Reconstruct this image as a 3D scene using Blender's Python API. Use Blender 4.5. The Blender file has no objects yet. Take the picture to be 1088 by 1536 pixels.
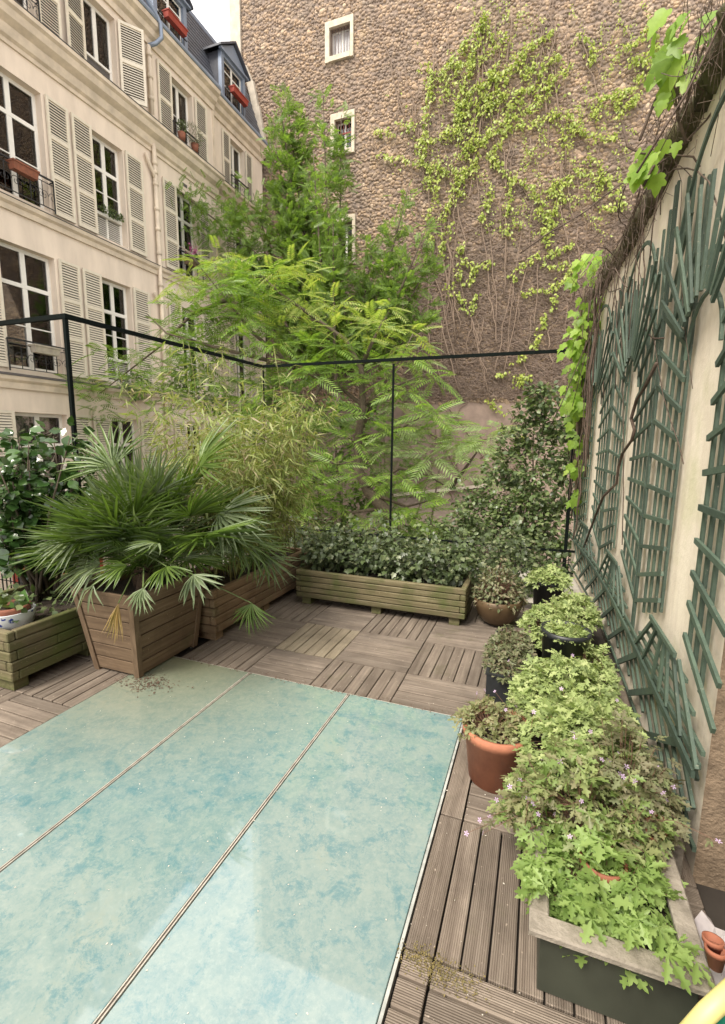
import bpy, math, random
import numpy as np
from mathutils import Matrix, Vector, Euler
random.seed(7); rng = np.random.default_rng(11)
scn = bpy.context.scene
COL = scn.collection
R = math.radians

# ---------------------------------------------------------------- camera
CAM_H = 1.4
CA = Vector((0.935, -0.351, 0.0)); YAW, PIT, ROL, FPX = R(20.5555), R(8.6505), R(0.6363), 703.08
_f = Vector((-math.sin(YAW)*math.cos(PIT), math.cos(YAW)*math.cos(PIT), -math.sin(PIT)))
_r = Vector((math.cos(YAW), math.sin(YAW), 0)); _u = _r.cross(_f)
c_, s_ = math.cos(ROL), math.sin(ROL)
_r, _u = c_*_r + s_*_u, c_*_u - s_*_r
cam_d = bpy.data.cameras.new('camera'); cam = bpy.data.objects.new('camera', cam_d); COL.objects.link(cam)
cam.matrix_world = Matrix(((_r.x, _u.x, -_f.x, 0), (_r.y, _u.y, -_f.y, 0), (_r.z, _u.z, -_f.z, CAM_H), (0, 0, 0, 1)))
cam_d.sensor_fit = 'VERTICAL'; cam_d.sensor_height = 36; cam_d.lens = 36*FPX/1536
cam_d.clip_start = 0.02; cam_d.clip_end = 500
scn.camera = cam
# ---------------------------------------------------------------- light
world = bpy.data.worlds.new('World'); scn.world = world; world.use_nodes = True
nt = world.node_tree; nt.nodes.clear()
sky = nt.nodes.new('ShaderNodeTexSky'); sky.sky_type = 'NISHITA'; sky.sun_disc = False
SUN_EL, SUN_AZ = R(53), R(206)          # azimuth measured from +Y clockwise
sky.sun_elevation = SUN_EL; sky.sun_rotation = SUN_AZ
sky.air_density = 1.0; sky.dust_density = 6.0; sky.ozone_density = 1.0
hs = nt.nodes.new('ShaderNodeHueSaturation'); hs.inputs['Saturation'].default_value = 0.28
bgn = nt.nodes.new('ShaderNodeBackground'); bgn.inputs['Strength'].default_value = 0.14
wo = nt.nodes.new('ShaderNodeOutputWorld')
# thin bright overcast over the blue: soft white cloud veil
tcw = nt.nodes.new('ShaderNodeTexCoord'); cn = nt.nodes.new('ShaderNodeTexNoise'); cn.inputs['Scale'].default_value = 2.2; cn.inputs['Detail'].default_value = 5
crw = nt.nodes.new('ShaderNodeValToRGB'); crw.color_ramp.elements[0].position = .3; crw.color_ramp.elements[0].color = (4.9,4.75,4.6,1); crw.color_ramp.elements[1].position = .7; crw.color_ramp.elements[1].color = (6.9,6.6,6.3,1)
mxw = nt.nodes.new('ShaderNodeMix'); mxw.data_type = 'RGBA'; mxw.inputs[0].default_value = .8
nt.links.new(tcw.outputs['Generated'], cn.inputs['Vector']); nt.links.new(cn.outputs['Fac'], crw.inputs[0])
nt.links.new(sky.outputs[0], hs.inputs['Color']); nt.links.new(hs.outputs[0], mxw.inputs[6]); nt.links.new(crw.outputs[0], mxw.inputs[7]); nt.links.new(mxw.outputs[2], bgn.inputs['Color']); nt.links.new(bgn.outputs[0], wo.inputs['Surface'])
sd = bpy.data.lights.new('sun', 'SUN'); sd.energy = 1.9; sd.angle = R(24); sd.color = (1.0, 0.92, 0.80)
sun = bpy.data.objects.new('sun', sd); COL.objects.link(sun)
sv = Vector((math.sin(SUN_AZ)*math.cos(SUN_EL), math.cos(SUN_AZ)*math.cos(SUN_EL), math.sin(SUN_EL)))
sun.rotation_euler = sv.to_track_quat('Z', 'Y').to_euler(); sun.location = (0, -5, 30)
vs = scn.view_settings; vs.view_transform = 'Standard'; vs.look = 'None'; vs.gamma = 1; vs.use_curve_mapping = False
vs.exposure = 1.42
scn.cycles.max_bounces = 6; scn.cycles.diffuse_bounces = 3; scn.cycles.glossy_bounces = 3
scn.cycles.transmission_bounces = 4; scn.cycles.transparent_max_bounces = 8
scn.cycles.caustics_reflective = False; scn.cycles.caustics_refractive = False

# ---------------------------------------------------------------- helpers
def ray(px, py): return _f*FPX + _r*(px-544) - _u*(py-768)
def atx(px, py, X): d = ray(px, py); return Vector((0, 0, CAM_H)) + d*(X/d.x)
def aty(px, py, Y): d = ray(px, py); return Vector((0, 0, CAM_H)) + d*(Y/d.y)
def atz(px, py, Z): d = ray(px, py); return Vector((0, 0, CAM_H)) + d*((Z-CAM_H)/d.z)
WM = {}
def wm(o): return WM.get(o.name, Matrix.Identity(4)) if o is not None else Matrix.Identity(4)
def link(name, data, parent=None, M=None, kind=None):
    o = bpy.data.objects.new(name, data); COL.objects.link(o)
    M = M if M is not None else wm(parent)
    WM[o.name] = M.copy()
    if parent is not None:
        o.parent = parent; L = wm(parent).inverted() @ M
    else: L = M
    o.matrix_basis = L
    if kind: o['kind'] = kind
    return o
def thing(name, label, cat, loc=(0, 0, 0), group=None, data=None, kind=None):
    o = link(name, data, None, Matrix.Translation(Vector(loc)))
    if kind: o['kind'] = kind
    o['label'] = label; o['category'] = cat
    if group: o['group'] = group
    return o
class MB:
    def __init__(s): s.v = []; s.f = []; s.m = []; s.sm = []
    def add(s, vs_, fs, mi=0, smooth=False):
        b = len(s.v); s.v += [tuple(p) for p in vs_]; s.f += [tuple(i+b for i in f) for f in fs]
        s.m += [mi]*len(fs); s.sm += [smooth]*len(fs); return s
    def box(s, lo, hi, mi=0):
        (a, b, c), (d, e, f) = lo, hi
        return s.add([(a,b,c),(d,b,c),(d,e,c),(a,e,c),(a,b,f),(d,b,f),(d,e,f),(a,e,f)],
                     [(0,3,2,1),(4,5,6,7),(0,1,5,4),(1,2,6,5),(2,3,7,6),(3,0,4,7)], mi)
    def obox(s, c, ax, ay, az, mi=0):   # centre + three half-axis vectors
        c = Vector(c); P = []
        for k in (-1, 1):
            for (i, j) in ((-1,-1),(1,-1),(1,1),(-1,1)): P.append(c+ax*i+ay*j+az*k)
        return s.add(P, [(0,3,2,1),(4,5,6,7),(0,1,5,4),(1,2,6,5),(2,3,7,6),(3,0,4,7)], mi)
    def beam(s, p, q, w, h, up=(0, 0, 1), mi=0):
        p, q = Vector(p), Vector(q); d = q-p; L = d.length; d.normalize(); up = Vector(up)
        sd_ = d.cross(up)
        if sd_.length < 1e-4: sd_ = Vector((1, 0, 0))
        sd_.normalize(); u2 = sd_.cross(d).normalized()
        return s.obox((p+q)/2, d*(L/2), sd_*(w/2), u2*(h/2), mi)
    def tube(s, pts, rad, n=6, mi=0, cap=True):
        pts = [Vector(p) for p in pts]
        rad = [rad]*len(pts) if not hasattr(rad, '__len__') else rad
        P = []; F = []; prev = None
        for i, p in enumerate(pts):
            t = (pts[min(i+1, len(pts)-1)]-pts[max(i-1, 0)])
            if t.length < 1e-9: t = Vector((0, 0, 1))
            t.normalize()
            a = prev if prev is not None else (Vector((1, 0, 0)) if abs(t.x) < .8 else Vector((0, 1, 0)))
            b = t.cross(a)
            if b.length < 1e-6: b = t.cross(Vector((0, 1, 0.3)))
            b.normalize(); a = b.cross(t); prev = a
            for k in range(n):
                th = 2*math.pi*k/n; P.append(p+(a*math.cos(th)+b*math.sin(th))*rad[i])
        for i in range(len(pts)-1):
            for k in range(n):
                k2 = (k+1) % n; F.append((i*n+k, i*n+k2, (i+1)*n+k2, (i+1)*n+k))
        if cap: F.append(tuple(range(n))[::-1]); F.append(tuple((len(pts)-1)*n+k for k in range(n)))
        return s.add(P, F, mi, True)
    def lathe(s, prof, c=(0, 0, 0), n=24, mi=0, sx=1, sy=1):
        P = []; F = []; c = Vector(c)
        for (r_, z) in prof:
            for k in range(n):
                th = 2*math.pi*k/n; P.append(c+Vector((r_*sx*math.cos(th), r_*sy*math.sin(th), z)))
        for i in range(len(prof)-1):
            for k in range(n):
                k2 = (k+1) % n; F.append((i*n+k, i*n+k2, (i+1)*n+k2, (i+1)*n+k))
        return s.add(P, F, mi, True)
    def prism(s, prof, y0, y1, mi=0):    # profile in XZ, extruded along Y
        n = len(prof); P = [(x, y0, z) for x, z in prof]+[(x, y1, z) for x, z in prof]
        F = [(i, (i+1) % n, n+(i+1) % n, n+i) for i in range(n)]
        F += [tuple(range(n))[::-1], tuple(range(n, 2*n))]
        return s.add(P, F, mi)
    def mesh(s, name, mats, bevel=0):
        me = bpy.data.meshes.new(name); me.from_pydata(s.v, [], s.f)
        for m in (mats if isinstance(mats, (list, tuple)) else [mats]): me.materials.append(m)
        me.polygons.foreach_set('material_index', s.m); me.polygons.foreach_set('use_smooth', s.sm)
        me.update()
        if bevel:
            import bmesh
            bm = bmesh.new(); bm.from_mesh(me)
            bmesh.ops.bevel(bm, geom=bm.edges[:], offset=bevel, segments=1, affect='EDGES', clamp_overlap=True)
            bm.to_mesh(me); bm.free()
        return me
    def build(s, name, mats, parent=None, kind=None, bevel=0):     # vertices given in world space
        M = wm(parent); t = M.translation
        s.v = [(x-t.x, y-t.y, z-t.z) for x, y, z in s.v]
        return link(name, s.mesh(name, mats, bevel), parent, Matrix.Translation(t), kind)

# ---------------------------------------------------------------- materials
def nodes(m):
    m.use_nodes = True; n = m.node_tree.nodes; n.clear()
    return m.node_tree, n
def P_(m, nt, n):
    b = n.new('ShaderNodeBsdfPrincipled'); o = n.new('ShaderNodeOutputMaterial'); nt.links.new(b.outputs[0], o.inputs[0]); return b
def ramp(nt, n, fac, cols):
    r = n.new('ShaderNodeValToRGB'); e = r.color_ramp.elements
    while len(e) < len(cols): e.new(0.5)
    for i, (p, c) in enumerate(cols): e[i].position = p; e[i].color = (*c, 1)
    nt.links.new(fac, r.inputs[0]); return r.outputs[0]
def noise(nt, n, scale, detail=6, rough=.6, vec=None, dist=0, obj=False, stretch=None):
    t = n.new('ShaderNodeTexCoord'); k = n.new('ShaderNodeTexNoise'); k.inputs['Scale'].default_value = scale
    k.inputs['Detail'].default_value = detail; k.inputs['Roughness'].default_value = rough; k.inputs['Distortion'].default_value = dist
    src = t.outputs['Object']
    if not obj:
        g = n.new('ShaderNodeNewGeometry'); src = g.outputs['Position']
    if stretch:
        mp = n.new('ShaderNodeMapping'); mp.inputs['Scale'].default_value = stretch; nt.links.new(src, mp.inputs[0]); src = mp.outputs[0]
    nt.links.new(src, k.inputs['Vector']); return k.outputs['Fac']
def mixc(nt, n, fac, a, b, mode='MIX'):
    x = n.new('ShaderNodeMix'); x.data_type = 'RGBA'; x.blend_type = mode
    for i, v in ((0, fac), (6, a), (7, b)):
        if isinstance(v, (int, float)): x.inputs[i].default_value = v
        elif isinstance(v, tuple): x.inputs[i].default_value = (*v, 1)
        else: nt.links.new(v, x.inputs[i])
    return x.outputs[2]
def bump(nt, n, b, h, st, dist=.02):
    u = n.new('ShaderNodeBump'); u.inputs['Strength'].default_value = st; u.inputs['Distance'].default_value = dist
    nt.links.new(h, u.inputs['Height']); nt.links.new(u.outputs[0], b.inputs['Normal'])
def simple(name, col, rough=.6, metal=0, var=.25, scale=8, bmp=0, col2=None, obj=False, spec=.5, detail=6, stretch=None, objvar=0):
    m = bpy.data.materials.new(name); nt, n = nodes(m); b = P_(m, nt, n)
    f = noise(nt, n, scale, detail, obj=obj, stretch=stretch)
    c2 = col2 or tuple(x*(1-var) for x in col); c1 = tuple(min(1, x*(1+var*.4)) for x in col) if not col2 else col
    c = ramp(nt, n, f, [(.3, c2), (.7, c1)])
    if objvar:
        oi = n.new('ShaderNodeObjectInfo'); v = ramp(nt, n, oi.outputs['Random'], [(0, (1-objvar,)*3), (1, (1+objvar*.6,)*3)])
        c = mixc(nt, n, 1.0, c, v, 'MULTIPLY')
    nt.links.new(c, b.inputs['Base Color']); b.inputs['Roughness'].default_value = rough; b.inputs['Metallic'].default_value = metal
    b.inputs['Specular IOR Level'].default_value = spec
    if bmp: bump(nt, n, b, noise(nt, n, scale*4, 5, obj=obj), bmp, .01)
    return m
def wood(name, cols, axis='x', moss=None, mossamt=.5, rib=0, rough=.75, objvar=.18, sc=1, world_moss=3.0):
    m = bpy.data.materials.new(name); nt, n = nodes(m); b = P_(m, nt, n)
    st = {'x': (1.2, 22, 22), 'y': (22, 1.2, 22), 'z': (22, 22, 1.2)}[axis]; st = tuple(v*sc for v in st)
    oi = n.new('ShaderNodeObjectInfo'); t = n.new('ShaderNodeTexCoord')
    ad = n.new('ShaderNodeVectorMath'); ad.operation = 'ADD'
    sc_ = n.new('ShaderNodeVectorMath'); sc_.operation = 'SCALE'; sc_.inputs['Scale'].default_value = 37
    cb = n.new('ShaderNodeCombineXYZ')
    for i in range(3): nt.links.new(oi.outputs['Random'], cb.inputs[i])
    nt.links.new(cb.outputs[0], sc_.inputs[0]); nt.links.new(t.outputs['Object'], ad.inputs[0]); nt.links.new(sc_.outputs[0], ad.inputs[1])
    mp = n.new('ShaderNodeMapping'); mp.inputs['Scale'].default_value = st; nt.links.new(ad.outputs[0], mp.inputs[0])
    k = n.new('ShaderNodeTexNoise'); k.inputs['Scale'].default_value = 2.2; k.inputs['Detail'].default_value = 8; k.inputs['Roughness'].default_value = .65
    nt.links.new(mp.outputs[0], k.inputs['Vector'])
    c = ramp(nt, n, k.outputs['Fac'], [(.28, cols[0]), (.52, cols[1]), (.75, cols[2])])
    v = ramp(nt, n, oi.outputs['Random'], [(0, (1-objvar,)*3), (1, (1+objvar*.7,)*3)])
    c = mixc(nt, n, 1.0, c, v, 'MULTIPLY')
    # weathering blotches
    w = noise(nt, n, 5, 6, .65); c = mixc(nt, n, ramp(nt, n, w, [(.45, (0, 0, 0)), (.7, (.45,)*3)]), c, tuple(x*.55 for x in cols[0]))
    if moss:
        w2 = noise(nt, n, world_moss, 7, .7); c = mixc(nt, n, ramp(nt, n, w2, [(.62-mossamt*.4, (0, 0, 0)), (.8-mossamt*.3, (.9,)*3)]), c, moss)
    sp = noise(nt, n, 60, 2, .5); c = mixc(nt, n, ramp(nt, n, sp, [(.70, (0, 0, 0)), (.76, (.55,)*3)]), c, tuple(min(1, x*1.9) for x in cols[2]))
    nt.links.new(c, b.inputs['Base Color']); b.inputs['Roughness'].default_value = rough; b.inputs['Specular IOR Level'].default_value = .3
    h = k.outputs['Fac']
    if rib:
        wv = n.new('ShaderNodeTexWave'); wv.bands_direction = 'Y' if axis == 'x' else 'X'; wv.inputs['Scale'].default_value = rib
        nt.links.new(t.outputs['Object'], wv.inputs[0])
        ma = n.new('ShaderNodeMath'); ma.operation = 'MULTIPLY_ADD'; nt.links.new(wv.outputs['Fac'], ma.inputs[0]); ma.inputs[1].default_value = .9; nt.links.new(h, ma.inputs[2]); h = ma.outputs[0]
    bump(nt, n, b, h, .6, .004)
    return m
def leafmat(name, cols, rough=.45, trans=.35, spec=.4, back=None, tcol=None, veins=0):
    m = bpy.data.materials.new(name); nt, n = nodes(m)
    b = n.new('ShaderNodeBsdfPrincipled'); o = n.new('ShaderNodeOutputMaterial')
    g = n.new('ShaderNodeNewGeometry')
    L = len(cols); c = ramp(nt, n, g.outputs['Random Per Island'], [(i/(L-1), cc) for i, cc in enumerate(cols)])
    f = noise(nt, n, 40, 3, .5); c = mixc(nt, n, .25, c, mixc(nt, n, f, tuple(x*.4 for x in cols[0]), tuple(min(1, x*1.5) for x in cols[-1])))
    nt.links.new(c, b.inputs['Base Color']); b.inputs['Roughness'].default_value = rough; b.inputs['Specular IOR Level'].default_value = spec
    if trans:
        tr = n.new('ShaderNodeBsdfTranslucent'); mx = n.new('ShaderNodeMixShader'); mx.inputs[0].default_value = trans
        tc = mixc(nt, n, 1.0, c, tcol or (1.35, 1.45, .7), 'MULTIPLY'); nt.links.new(tc, tr.inputs['Color'])
        nt.links.new(b.outputs[0], mx.inputs[1]); nt.links.new(tr.outputs[0], mx.inputs[2]); nt.links.new(mx.outputs[0], o.inputs[0])
    else: nt.links.new(b.outputs[0], o.inputs[0])
    return m

# ---------------------------------------------------------------- leaf clouds
class Cloud:
    """many copies of small templates merged in one mesh"""
    def __init__(s): s.V = []; s.loops = []; s.tot = []; s.mi = []; s.nv = 0
    def put(s, tm, pos, ydir, nrm, size, mi=0):
        """tm=(verts(k,3) with y along the leaf, z the normal; faces). arrays of n"""
        v, faces = tm; v = np.asarray(v, float); pos = np.asarray(pos, float); n = len(pos)
        if n == 0: return s
        y = np.asarray(ydir, float); y = y/np.maximum(np.linalg.norm(y, axis=1, keepdims=True), 1e-9)
        z = np.asarray(nrm, float); x = np.cross(y, z); l = np.linalg.norm(x, axis=1, keepdims=True)
        x = np.where(l < 1e-5, np.array([[1., 0, 0]]), x/np.maximum(l, 1e-9)); z = np.cross(x, y)
        size = np.broadcast_to(np.asarray(size, float), (n,))
        A = pos[:, None, :] + size[:, None, None]*(v[None, :, 0, None]*x[:, None, :]+v[None, :, 1, None]*y[:, None, :]+v[None, :, 2, None]*z[:, None, :])
        s.V.append(A.reshape(-1, 3)); k = len(v)
        fl = np.array([i for f in faces for i in f]); ft = np.array([len(f) for f in faces])
        base = s.nv+np.arange(n)*k
        s.loops.append((fl[None, :]+base[:, None]).ravel()); s.tot.append(np.tile(ft, n)); s.mi.append(np.full(n*len(ft), mi)); s.nv += n*k
        return s
    def tubes(s, A, B, r0, r1=None, mi=0, bend=None):
        """thin three-sided stems from A to B (n,3), optional mid control point"""
        A = np.asarray(A, float); B = np.asarray(B, float); n = len(A)
        if n == 0: return s
        r1 = r0 if r1 is None else r1
        M = (A+B)/2 if bend is None else np.asarray(bend, float)
        d = B-A; d /= np.maximum(np.linalg.norm(d, axis=1, keepdims=True), 1e-9)
        u = np.cross(d, np.array([[.31, .2, .93]])); u /= np.maximum(np.linalg.norm(u, axis=1, keepdims=True), 1e-9); w = np.cross(d, u)
        r0 = np.broadcast_to(np.asarray(r0, float), (n,)); r1 = np.broadcast_to(np.asarray(r1, float), (n,))
        rings = []
        for P, r_ in ((A, r0), (M*1.0, (r0+r1)/2), (B, r1)):
            for k in range(3):
                th = 2*math.pi*k/3; rings.append(P+(u*math.cos(th)+w*math.sin(th))*r_[:, None])
        V = np.stack(rings, 1); s.V.append(V.reshape(-1, 3))
        F = []
        for i in range(2):
            for k in range(3): k2 = (k+1) % 3; F += [i*3+k, i*3+k2, (i+1)*3+k2, (i+1)*3+k]
        base = s.nv+np.arange(n)*9
        s.loops.append((np.array(F)[None]+base[:, None]).ravel()); s.tot.append(np.full(n*6, 4)); s.mi.append(np.full(n*6, mi)); s.nv += n*9
        return s
    def build(s, name, mats, parent=None, kind=None, M=None):
        V = np.concatenate(s.V); lo = np.concatenate(s.loops); to = np.concatenate(s.tot); mi = np.concatenate(s.mi)
        t = wm(parent).translation if M is None else Vector((0, 0, 0))
        V = V-np.array([t.x, t.y, t.z])
        me = bpy.data.meshes.new(name); me.vertices.add(len(V)); me.vertices.foreach_set('co', V.ravel())
        me.loops.add(len(lo)); me.loops.foreach_set('vertex_index', lo.astype(np.int32))
        me.polygons.add(len(to)); st = np.concatenate([[0], np.cumsum(to)[:-1]]); me.polygons.foreach_set('loop_start', st.astype(np.int32))
        for m in (mats if isinstance(mats, (list, tuple)) else [mats]): me.materials.append(m)
        me.polygons.foreach_set('material_index', mi.astype(np.int32)); me.update(calc_edges=True)
        return link(name, me, parent, Matrix.Translation(t), kind)
def unit(a): a = np.asarray(a, float); return a/np.maximum(np.linalg.norm(a, axis=-1, keepdims=True), 1e-9)
def rnd(n, s=1.0): return rng.normal(0, s, (n, 3))
# templates: y = 0..1 along the leaf
def t_simple(w=.3, fold=.08, droop=.12):
    return ([(0,0,0),(w*.8,.3,fold),(w,.55,fold-droop*.3),(0,1,-droop),(-w,.55,fold-droop*.3),(-w*.8,.3,fold),(0,.5,-.02)],
            [(0,1,6),(1,2,6),(2,3,6),(3,4,6),(4,5,6),(5,0,6)])
def t_blade(w=.06, droop=.25):
    return ([(0,0,0),(w,.35,0.0),(0,1,-droop),(-w,.35,0.0),(0,.35,-.02)], [(0,1,4),(1,2,4),(2,3,4),(3,0,4)])
T_LEAF = t_simple(.27); T_OVAL = t_simple(.36, .05, .1); T_BLADE = t_blade(); T_QUAD = ([(0,0,0),(.3,.45,.05),(0,1,-.06),(-.3,.45,.05)], [(0,1,2,3)])
def t_herb(detail=True):
    V = []; F = []
    spec = [(0, 1.0, 1.0), (52, .86, .9), (-52, .86, .9), (112, .55, .7), (-112, .55, .7)] if detail else [(0, 1, 1), (60, .8, .9), (-60, .8, .9)]
    for ang, L, W in spec:
        a = R(ang); ca, sa = math.cos(a), math.sin(a)
        out = [(0.0,0),(.055,.16),(.07,.30),(.21,.36),(.19,.46),(.28,.50),(.12,.56),(.10,.64),(.22,.70),(.19,.80),(.08,.80),(.07,.90),(0,1.0)] if detail else [(0,0),(.08,.25),(.27,.42),(.13,.58),(.20,.76),(0,1.0)]
        pts = out+[(-x, y) for x, y in out[-2:0:-1]]; b = len(V)
        for x, y in pts:
            x *= W; x2 = (x*ca+y*sa)*L; y2 = (-x*sa+y*ca)*L
            V.append((x2, y2, -.16*(x2*x2+y2*y2)+.10*abs(x)-.02))
        # fan of quads between both sides (keeps lobes): one n-gon per half
        h = len(out); F.append(tuple(b+i for i in range(h))); F.append(tuple([b+h-1]+[b+i for i in range(h, len(pts))]+[b]))
    return (V, F)
T_HERB = t_herb(True); T_HERB2 = t_herb(False)
def t_pinnate(pairs=10, lw=.035, ll=.26, droop=.25, terminal=True):
    V = []; F = []
    def rz(y): return -droop*y*y
    V += [(-.006,0,0),(.006,0,0),(.004,.5,rz(.5)),(-.004,.5,rz(.5)),(.002,1,rz(1)),(-.002,1,rz(1))]; F += [(0,1,2,3),(3,2,4,5)]
    for i in range(pairs):
        t = .22+.74*i/(pairs-1); L = ll*(math.sin(math.pi*(.18+.72*(1-t)*.9+.02))*.75+.3)
        for sg in (-1, 1):
            a = R(62-18*t); dx, dy = math.sin(a)*sg, math.cos(a); px_, py_ = dy, -dx
            b = len(V); o = (0, t, rz(t)); z1 = rz(t)-.10*L; z2 = rz(t)-.32*L
            V.append(o); V.append((dx*L*.4+px_*lw, t+dy*L*.4+py_*lw, z1)); V.append((dx*L, t+dy*L, z2)); V.append((dx*L*.4-px_*lw, t+dy*L*.4-py_*lw, z1)); V.append((dx*L*.4, t+dy*L*.4, z1-.01))
            F += [(b,b+1,b+4),(b+1,b+2,b+4),(b+2,b+3,b+4),(b+3,b,b+4)]
    return (V, F)
T_PIN = t_pinnate(9, .031, .25, .30)
T_PIN_S = t_pinnate(6, .062, .34, .2)
def t_lobed():      # ivy / vine leaf: five pointed lobes
    out = [(0,0),(.18,-.06),(.34,.02),(.42,.16),(.34,.26),(.46,.44),(.42,.58),(.24,.58),(.16,.80),(0,1.0)]
    V = [(0,.3,-.03)]+[(x,y,.16*abs(x)-.22*y*y) for x, y in out]+[(-x,y,.16*abs(x)-.22*y*y) for x, y in out[-2:0:-1]]
    n = len(V)-1
    return (V, [(0, 1+i, 1+(i+1) % n) for i in range(n)])
T_LOBE = t_lobed()
def t_flower(n=5):
    V = [(0,0,0)]; F = []
    for k in range(n):
        a = 2*math.pi*k/n; b = len(V)
        for da, r_ in ((-.38, .55), (-.22, 1), (.22, 1), (.38, .55)): V.append((math.sin(a+da)*r_, math.cos(a+da)*r_, .12*r_))
        F.append((0, b, b+1, b+2, b+3))
    return (V, F)
T_FLOWER = t_flower()
# ================================================================= materials in use
M_plaster = simple('facade_plaster', (.76,.645,.53), .9, var=.17, scale=1.6, bmp=.15, stretch=(1,1.6,.45), detail=10)
M_trim = simple('facade_trim', (.68,.575,.45), .85, var=.26, scale=3, detail=10, bmp=.1)
M_lead = simple('lead_capping', (.10,.09,.085), .6, var=.3, scale=8)
M_shut = simple('shutter_paint', (.70,.63,.51), .6, var=.1, scale=12)
M_white = simple('white_paint', (.80,.77,.71), .5, var=.08, scale=10)
M_iron = simple('black_iron', (.02,.02,.022), .5, var=.3, scale=20)
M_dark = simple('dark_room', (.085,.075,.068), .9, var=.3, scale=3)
M_curt = simple('pale_curtain', (.30,.27,.24), .9, var=.15, scale=6, stretch=(1,8,1))
M_slate = simple('roof_slate', (.085,.09,.11), .5, var=.35, scale=6, bmp=.2)
M_zinc = simple('zinc_sheet', (.26,.31,.40), .45, metal=.3, var=.15, scale=3)
M_redp = simple('red_paint', (.33,.05,.03), .6, var=.2, scale=9)
M_terra = simple('terracotta', (.30,.105,.055), .8, var=.3, scale=14, bmp=.15, col2=(.17,.065,.04))
M_under = simple('dark_under_deck', (.035,.028,.022), .95)
M_conc = simple('concrete_ground', (.40,.37,.32), .9, var=.2, scale=4, bmp=.2)
M_soil = simple('potting_soil', (.045,.032,.022), .95, var=.5, scale=60, bmp=.8)
M_pot = simple('black_plastic', (.018,.02,.022), .45, var=.3, scale=9)
M_bark = simple('grey_brown_bark', (.13,.10,.07), .9, var=.45, scale=30, bmp=.8)
M_stem = simple('reddish_stem', (.22,.12,.08), .7, var=.3, scale=30)
M_gstem = simple('green_stem', (.12,.17,.05), .6, var=.3, scale=30)
M_dry = simple('dry_vine_wood', (.26,.19,.14), .9, var=.4, scale=40, bmp=.5)
M_rail = simple('dark_green_iron', (.004,.007,.006), .85, spec=.12, var=.4, scale=25)
def m_trell():
    m = bpy.data.materials.new('green_trellis_paint'); nt, n = nodes(m); b = P_(m, nt, n); oi = n.new('ShaderNodeObjectInfo')
    c = ramp(nt, n, noise(nt, n, 14, 6, .7), [(.3,(.045,.072,.055)),(.7,(.075,.115,.085))])
    c = mixc(nt, n, 1.0, c, ramp(nt, n, oi.outputs['Random'], [(0,(.7,.7,.7)),(1,(1.25,1.2,1.15))]), 'MULTIPLY')
    c = mixc(nt, n, ramp(nt, n, noise(nt, n, 75, 4, .7), [(.63,(0,0,0)),(.68,(.7,)*3)]), c, (.22,.21,.16))
    nt.links.new(c, b.inputs['Base Color']); b.inputs['Roughness'].default_value = .65; bump(nt, n, b, noise(nt, n, 60, 4, .6), .4, .004); return m
M_trell_old = simple('green_trellis_paint', (.062,.098,.072), .6, var=.35, scale=18, objvar=.25, bmp=.15)
def glassmat(name, tint=(.02,.022,.025), refl=.10):
    m = bpy.data.materials.new(name); nt, n = nodes(m)
    tr = n.new('ShaderNodeBsdfTransparent'); tr.inputs[0].default_value = (.78,.80,.80,1)
    g = n.new('ShaderNodeBsdfGlossy'); g.inputs['Roughness'].default_value = .02; g.inputs[0].default_value = (1,1,1,1)
    f = n.new('ShaderNodeFresnel'); f.inputs[0].default_value = 1.7; mx = n.new('ShaderNodeMixShader'); o = n.new('ShaderNodeOutputMaterial')
    nt.links.new(f.outputs[0], mx.inputs[0]); nt.links.new(tr.outputs[0], mx.inputs[1]); nt.links.new(g.outputs[0], mx.inputs[2]); nt.links.new(mx.outputs[0], o.inputs[0])
    return m
M_glass = glassmat('window_glass')
# walk-on glass: translucent turquoise, mottled with algae
M_trell = m_trell()
def m_walkglass():
    m = bpy.data.materials.new('turquoise_glass'); nt, n = nodes(m); b = P_(m, nt, n)
    a = noise(nt, n, 2.0, 12, .78, dist=.2); c = ramp(nt, n, a, [(.30,(.115,.195,.205)),(.45,(.155,.245,.245)),(.56,(.20,.28,.268)),(.72,(.285,.315,.255))])
    a3 = noise(nt, n, 24.0, 12, .82, dist=.25); c = mixc(nt, n, ramp(nt, n, a3, [(.44,(0,0,0)),(.60,(.75,)*3)]), c, (.245,.31,.285))
    a4 = noise(nt, n, 11.0, 12, .82, dist=.35); c = mixc(nt, n, ramp(nt, n, a4, [(.50,(0,0,0)),(.60,(.8,)*3)]), c, (.085,.20,.225))
    a2 = noise(nt, n, 70, 8, .75); c = mixc(nt, n, ramp(nt, n, a2, [(.52,(0,0,0)),(.70,(.45,)*3)]), c, (.33,.385,.345))
    # algae towards the far left corner (a stain with a place of its own)
    g = n.new('ShaderNodeNewGeometry'); dp = n.new('ShaderNodeVectorMath'); dp.operation = 'DISTANCE'; dp.inputs[1].default_value = (-2.05, 2.35, 0)
    nt.links.new(g.outputs['Position'], dp.inputs[0]); mr = n.new('ShaderNodeMapRange'); mr.inputs[1].default_value = .15; mr.inputs[2].default_value = 1.25; mr.inputs[3].default_value = .95; mr.inputs[4].default_value = 0
    nt.links.new(dp.outputs['Value'], mr.inputs[0])
    c = mixc(nt, n, mr.outputs[0], c, mixc(nt, n, a3, (.15,.16,.09), (.27,.27,.18)))
    nt.links.new(c, b.inputs['Base Color']); b.inputs['Specular IOR Level'].default_value = .6
    rr = ramp(nt, n, a2, [(.3,(.07,)*3),(.7,(.17,)*3)]); nt.links.new(rr, b.inputs['Roughness'])
    b.inputs['Coat Weight'].default_value = 1; b.inputs['Coat IOR'].default_value = 1.75; b.inputs['Coat Roughness'].default_value = .03
    return m
M_walk = m_walkglass()
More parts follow.
